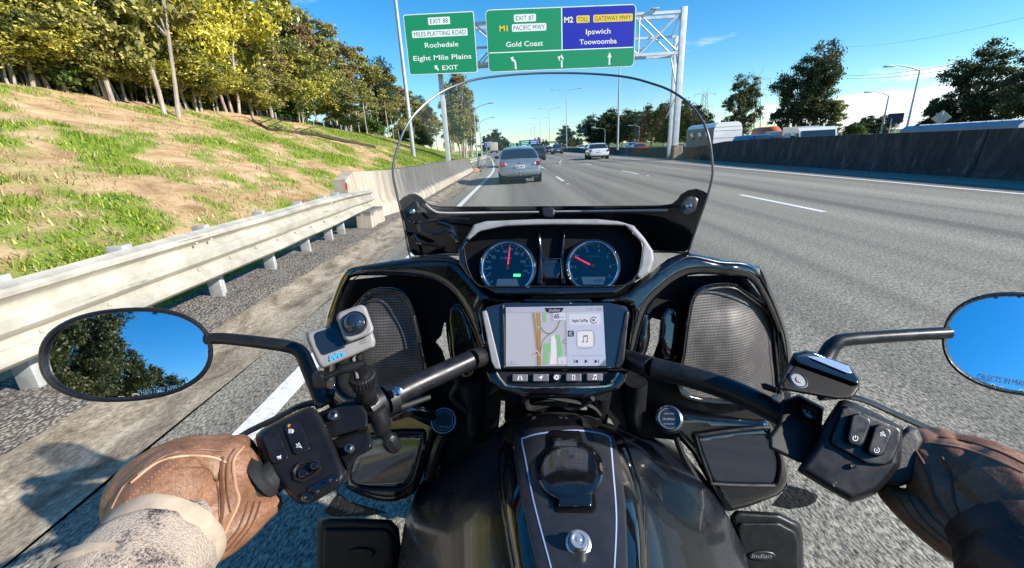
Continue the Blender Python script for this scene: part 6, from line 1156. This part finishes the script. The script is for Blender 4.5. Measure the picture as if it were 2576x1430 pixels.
part('lens', MB().lathe(q, nC, [(30*s, -.002), (30*s, .0025), (28*s, .0035), (26.5*s, .0025), (26*s, .003), (22*s, .0032), (21*s, .0015), (17*s, .0015)], 36), 'camblack', ln)
part('lens_glass', MB().lathe(q, nC, [(25.5*s*cos(a), .0025+.0085*sin(a)) for a in np.linspace(0, 1.55, 9)], 36), 'screen_glass', ln)
g = MB(); [g.tube([q+Vector(nC).normalized()*.0036+(Vector(nC).orthogonal().normalized()*cos(t)+Vector(nC).cross(Vector(nC).orthogonal()).normalized()*sin(t))*r*s for t in np.linspace(0, 2*pi, 40)], .0004, 5) for r in (29, 25.5)]; part('ring', g, 'steel', ln)
# clamp
cm = thing('camera_clamp', 'black clamp with a knurled collar holding the small camera on the left handlebar', 'clamp', tuple(W(940, 1010, .55)))
def tb(nm, pts, r, mat, n=14, **k): return part(nm, tubeP(pts, r, n, 3, **k), mat, cm)
for i, (x, y) in enumerate(((888, 912), (899, 907), (910, 902))): part('prong', MB().box(W(x, y+14, .478), (.003, .014, .026), bevel=.001), 'camgrey' if i == 1 else 'satin', cm)
tb('thumb_screw', [(812, 952, .462, .0035), (840, 940, .464, .0035), (862, 930, .466, .0055), (890, 922, .468, .0055), (918, 912, .47, .0035)], .003, 'satin', 10)
part('wing_knob', MB().box(W(803, 955, .462), (.012, .012, .018), bevel=.004).tube([W(790, 944, .462), W(806, 950, .462)], .004, 8).tube([W(800, 972, .462), W(806, 955, .462)], .004, 8), 'satin', cm)
a, b = W(910, 940, .49), W(917, 975, .505); ax = (b-a).normalized(); n_ = 26; prof = []
g = MB(); rows = []
for h, r in ((0, .0135), (.002, .0155), (.012, .0165), (.014, .0150), (.020, .0150), (.021, .013)):
    o1 = ax.orthogonal().normalized(); o2 = ax.cross(o1); rows.append([a+ax*h+(o1*cos(2*pi*j/52)+o2*sin(2*pi*j/52))*(r*(1 if j % 2 or not .001 < h < .013 else .93)) for j in range(52)])
g.grid(rows, closed=True); g.f.append(list(range(52))); part('knurled_collar', g, 'satin', cm, sharp=20)
tb('stem', [(902, 918, .478, .009), (909, 940, .488, .009), (920, 985, .51, .013), (928, 1005, .535, .014)], .01, 'satin')
tb('clamp_ring', [(918, 1030, .536, .0215), (940, 1015, .545, .0215), (962, 1003, .552, .0215)], .02, 'satin', 24)
tb('clamp_ring', [(968, 1010, .553, .0205), (990, 1000, .562, .0205)], .02, 'dark', 24)
part('bolt', MB().lathe(W(1000, 985, .535), -ray(1000, 985), [(.006, 0), (.006, .004), (.004, .005)], 12), 'chrome', cm)
tb('clamp_arm', [(945, 1030, .525, .0125), (957, 1060, .53, .0125), (962, 1078, .535, .011), (966, 1084, .54, .008)], .012, 'satin')
tb('clamp_handle', [(964, 1082, .538, .0075), (974, 1098, .545, .0075), (978, 1104, .547, .0105), (990, 1122, .553, .0105), (994, 1130, .556, .008)], .01, 'satin', 8)
# ================================================================== RIDER
from mathutils.bvhtree import BVHTree
def organic(name, chains, vox, mat, parent, smooth_it=6, sub=4, world_cut=None):
    g = MB()
    for ch in chains:
        P = cat(ch, sub)
        for p in P: pass
        pts = [Vector(p[:3]) for p in P]; rr_ = [max(.002, p[3]) for p in P]
        g.tube(pts, rr_, 14)
        for p, r in ((pts[0], rr_[0]), (pts[-1], rr_[-1])): g.add(*ball(p, r*.98, 12))
    me = bpy.data.meshes.new('t'); me.from_pydata(g.v, [], g.f); o = bpy.data.objects.new('t', me); COL.objects.link(o)
    m1 = o.modifiers.new('r', 'REMESH'); m1.mode = 'VOXEL'; m1.voxel_size = vox; m2 = o.modifiers.new('s', 'SMOOTH'); m2.iterations = smooth_it; m2.factor = .5
    dg = bpy.context.evaluated_depsgraph_get(); dg.update(); me2 = bpy.data.meshes.new_from_object(o.evaluated_get(dg)); bpy.data.objects.remove(o)
    off = wloc(parent); V_ = [v.co.copy() for v in me2.vertices]; F_ = [list(p.vertices) for p in me2.polygons]; q = MB(); q.add(V_, F_)
    ob = part(name, q, mat, parent, sharp=180); return ob, BVHTree.FromPolygons(V_, F_)
rider = thing('person', 'rider in brown leather gloves and a fleece cuffed jacket gripping both ends of the handlebar', 'person', (.08, -.3, 0))
def wp(x, y, d, r): v = W(x, y, d); return (v.x, v.y, v.z, r)
m = M('brown_leather'); v = m.coord(); a = m.noise(v, 34, 6, .65); b = m.noise(v, 320, 4, .7); w_ = m.noise(m.coord(scale=(1, 1, 2.5)), 70, 4, .6, 1.2)
m.p(Base_Color=m.mix(m.rng(b, .35, .7, 0, .55), m.ramp(a, [(.3, (.15, .07, .038)), (.5, (.25, .122, .066)), (.72, (.40, .21, .12))]), (.12, .055, .03)), Roughness=m.rng(a, .3, .7, .34, .52)); m.bump(m.math('ADD', m.math('MULTIPLY', b, .35), w_), .6, .002); MT['leather'] = m.m
m = M('fleece'); v = m.coord(); a = m.noise(v, 22, 4, .55, .6); b = m.noise(v, 420, 3, .8)
fl = m.ramp(m.math('ADD', m.math('MULTIPLY', a, .8), m.math('MULTIPLY', b, .62)), [(.64, (.60, .49, .385)), (.76, (.48, .385, .31)), (.83, (.20, .165, .145)), (.90, (.03, .028, .03))]); m.p(Base_Color=fl, Roughness=1.); m.bump(b, 1., .004); MT['fleece'] = m.m
m = M('cream_leather'); m.p(Base_Color=m.ramp(m.noise(m.coord(), 60, 4), [(.3, (.34, .26, .19)), (.7, (.50, .40, .30))]), Roughness=.8); MT['cream'] = m.m
MT['dark_leather'] = simple('dark_brown_leather', (.05, .025, .018), .5, var=.4, vs=50, bump=.5, bs=120); MT['piping'] = simple('glove_piping', (.13, .055, .028), .5); MT['pipe_light'] = simple('glove_piping_light', (.42, .24, .14), .5); MT['jeans'] = simple('dark_trousers', (.02, .024, .035), .9, var=.3, vs=90); MT['helmet'] = simple('helmet_shell', (.03, .03, .035), .2, 0, 1)
# body, one continuous figure (mostly behind the picture)
eL, eR = (-.44, -.02, .98), (.58, -.02, 1.0)
wl, wr = W(360, 1420, .385), W(2600, 1400, .385)
body = [[(.08, -.38, .78, .15), (.08, -.36, .95, .15), (.08, -.32, 1.12, .16), (.08, -.28, 1.22, .12), (.07, -.26, 1.30, .065), (.06, -.24, 1.40, .09), (.06, -.24, 1.47, .095)],
        [(.08, -.30, 1.18, .09), (-.12, -.29, 1.19, .075), (-.25, -.20, 1.10, .055), (*eL, .048), ((eL[0]+wl.x)/2, (eL[1]+wl.y)/2, (eL[2]+wl.z)/2, .042), (wl.x, wl.y, wl.z, .034)],
        [(.08, -.30, 1.18, .09), (.28, -.29, 1.19, .075), (.42, -.20, 1.10, .055), (*eR, .048), ((eR[0]+wr.x)/2, (eR[1]+wr.y)/2, (eR[2]+wr.z)/2, .042), (wr.x, wr.y, wr.z, .034)],
        [(.0, -.38, .80, .12), (-.20, -.05, .74, .085), (-.30, .18, .70, .065), (-.31, .30, .50, .055), (-.30, .42, .34, .045), (-.30, .56, .31, .04)],
        [(.16, -.38, .80, .12), (.36, -.05, .74, .085), (.44, .18, .70, .065), (.45, .30, .50, .055), (.43, .42, .34, .045), (.43, .56, .31, .04)]]
ob, _ = organic('body', body, .014, 'jeans', rider, 5)
hm = MB(); [hm.add([Vector((v.x*1.0+.06, v.y*1.25-.25, v.z*1.15+1.47)) for v in ball((0, 0, 0), .135, 20)[0]], ball((0, 0, 0), 1, 20)[1])]; part('helmet', hm, 'helmet', rider)
# gloves
def hand(nm, chains, label=None): return organic(nm, [[wp(*q) for q in c] for c in chains], .0022, 'leather', rider, 5, 4)
lh, bl_ = hand('glove', [
    [(385, 1345, .385, .035), (400, 1300, .395, .040), (425, 1255, .41, .044), (465, 1215, .43, .043), (515, 1185, .445, .036), (570, 1165, .455, .026)],
    [(395, 1300, .40, .036), (365, 1250, .41, .033), (390, 1215, .43, .033), (430, 1180, .45, .030), (480, 1155, .465, .026), (545, 1140, .475, .020)],
    [(450, 1330, .40, .034), (510, 1310, .415, .034), (555, 1275, .43, .032), (580, 1225, .445, .028), (590, 1175, .455, .024)],
    [(460, 1345, .40, .030), (530, 1345, .415, .028), (595, 1315, .43, .024), (650, 1285, .446, .017), (682, 1270, .456, .012)],
    [(570, 1160, .457, .018), (592, 1128, .475, .0135), (606, 1122, .50, .0125), (628, 1150, .52, .012), (640, 1195, .515, .011)],
    [(535, 1160, .457, .018), (555, 1128, .475, .0140), (565, 1120, .50, .0130), (585, 1150, .52, .012), (600, 1205, .51, .011)],
    [(495, 1175, .455, .018), (505, 1140, .470, .0145), (512, 1130, .50, .0130), (535, 1165, .515, .012), (555, 1220, .505, .011)],
    [(450, 1195, .447, .017), (448, 1160, .462, .0135), (458, 1150, .485, .0120), (490, 1190, .50, .011), (515, 1245, .492, .010)]])
rh, br_ = hand('glove', [
    [(2590, 1345, .385, .036), (2560, 1290, .40, .041), (2510, 1245, .42, .043), (2450, 1205, .44, .040), (2395, 1175, .452, .030)],
    [(2570, 1260, .41, .035), (2540, 1215, .43, .032), (2480, 1170, .45, .028), (2420, 1145, .465, .024), (2370, 1130, .475, .019)],
    [(2530, 1350, .395, .034), (2460, 1320, .415, .034), (2400, 1270, .435, .031), (2350, 1215, .45, .025), (2325, 1165, .46, .020)],
    [(2520, 1370, .395, .030), (2430, 1355, .415, .028), (2350, 1315, .435, .023), (2285, 1275, .452, .017), (2240, 1243, .465, .012)],
    [(2340, 1150, .46, .017), (2328, 1115, .475, .0135), (2312, 1105, .50, .0125), (2292, 1135, .52, .012), (2280, 1180, .515, .011)],
    [(2380, 1150, .46, .018), (2370, 1112, .475, .0140), (2355, 1105, .50, .0130), (2335, 1135, .52, .012), (2320, 1190, .51, .011)],
    [(2430, 1165, .455, .018), (2420, 1128, .470, .0140), (2405, 1120, .50, .0130), (2385, 1155, .515, .012), (2365, 1210, .505, .011)],
    [(2485, 1190, .447, .017), (2480, 1155, .462, .0135), (2465, 1145, .485, .0120), (2435, 1185, .50, .011), (2410, 1240, .492, .010)]])
def hit(bvh, x, y):
    d = ray(x, y).normalized(); r_ = bvh.ray_cast(CAM, d); return r_[0]-d*.0004 if r_[0] else None
def seam(bvh, pts, par, r=.0011, mat='piping'):
    P = [hit(bvh, *q) for q in cat(pts, 8)]; run = []; g = MB()
    for p in P+[None]:
        if p is None or (run and (p-run[-1]).length > .02):
            if len(run) > 2: g.tube(run, r, 6)
            run = [] if p is None else [p]
        else: run.append(p)
    if g.v: part('seam', g, mat, par)
for pts, r, mt_ in (([(330, 1215), (395, 1165), (460, 1148), (530, 1150), (570, 1165)], .0014, 'pipe_light'), ([(345, 1195), (410, 1150), (480, 1132), (560, 1135)], .0010, 'piping'), ([(560, 1150), (556, 1200), (560, 1265), (552, 1320), (520, 1362)], .0018, 'piping'), ([(612, 1125), (588, 1160), (592, 1220), (600, 1262), (575, 1320), (545, 1380)], .0016, 'pipe_light'),
                    ([(625, 1262), (600, 1330), (555, 1385)], .0011, 'piping'), ([(640, 1262), (618, 1325), (570, 1385)], .0011, 'piping'), ([(655, 1262), (634, 1320), (590, 1378)], .0011, 'piping'), ([(590, 1130), (572, 1165), (570, 1230), (580, 1290)], .001, 'piping'), ([(440, 1180), (520, 1180), (548, 1230), (552, 1300)], .0008, 'piping'), ([(280, 1280), (310, 1225), (350, 1188)], .0014, 'piping'), ([(410, 1310), (480, 1330), (530, 1365)], .0010, 'piping')): seam(bl_, pts, lh, r, mt_)
g = MB()
for i in range(7):
    for j in range(22):
        t_ = j/21; x = 318+i*9+t_*190; y = 1262-i*0-150*sin(t_*1.25)+i*12; q = hit(bl_, x, y)
        if q: g.add(*ball(q, .0006, 6))
part('perforation', g, 'pipe_light', lh)
for pts, r, mt_ in (([(2300, 1130), (2330, 1180), (2350, 1250), (2390, 1310), (2420, 1345)], .0018, 'piping'), ([(2345, 1115), (2420, 1128), (2500, 1155), (2576, 1190)], .0014, 'pipe_light'), ([(2360, 1100), (2430, 1110), (2520, 1140), (2600, 1180)], .001, 'piping'), ([(2262, 1255), (2300, 1310), (2370, 1370)], .0011, 'piping'), ([(2285, 1250), (2325, 1310), (2390, 1368)], .0011, 'piping'), ([(2305, 1245), (2345, 1300), (2405, 1355)], .0011, 'piping'),
                    ([(2370, 1150), (2392, 1200), (2400, 1260), (2430, 1330)], .0012, 'piping'), ([(2430, 1330), (2500, 1310), (2576, 1320)], .0014, 'piping'), ([(2430, 1345), (2500, 1328), (2576, 1338)], .0014, 'piping')): seam(br_, pts, rh, r, mt_)
# cuffs and sleeves
def sleeve(nm, chain, mat, n=30): return part(nm, MB().tube([Vector(p[:3]) for p in chain], [p[3] for p in chain], n), mat, rider)
c0 = wp(418, 1352, .388, .0525); c1 = wp(350, 1440, .36, .055); c2 = wp(250, 1560, .33, .056)
j1, _ = organic('jacket_sleeve', [[wp(408, 1368, .385, .048), wp(350, 1440, .36, .053), wp(270, 1550, .33, .055), (eL[0]+.02, eL[1], eL[2], .056)]], .004, 'fleece', rider, 3)
A, B = Vector(wp(424, 1346, .392, 0)[:3]), Vector(c1[:3]); ax = (A-B).normalized(); o1 = ax.orthogonal().normalized(); o2 = ax.cross(o1)
part('cuff_edge', MB().grid([[A+ax*h+(o1*cos(t)+o2*sin(t))*r for t in np.linspace(0, 2*pi, 49)[:-1]] for h, r in ((-.022, .0505), (-.004, .0525), (.001, .0515), (.002, .0495), (-.006, .046))], closed=True), 'cream', rider)
part('jacket_seam', MB().grid([[A-ax*.052+ax*h+(o1*cos(t)+o2*sin(t))*r for t in np.linspace(0, 2*pi, 49)[:-1]] for h, r in ((-.006, .0535), (-.003, .057), (.003, .057), (.006, .0535))], closed=True), 'cream', rider)
j2, _ = organic('jacket_sleeve', [[wp(2590, 1395, .385, .046), wp(2640, 1470, .36, .052), (eR[0], eR[1], eR[2], .056)]], .005, 'dark_leather', rider, 3)
g = MB(); A, B = Vector(wp(2540, 1345, .392, 0)[:3]), Vector(wp(2600, 1420, .37, 0)[:3]); ax = (A-B).normalized(); o1 = ax.orthogonal().normalized(); o2 = ax.cross(o1)
part('glove_strap', MB().grid([[A+ax*h+(o1*cos(t)+o2*sin(t))*r for t in np.linspace(0, 2*pi, 41)[:-1]] for h, r in ((-.03, .045), (-.026, .0475), (.004, .0465), (.006, .043))], closed=True), 'dark_leather', rider)
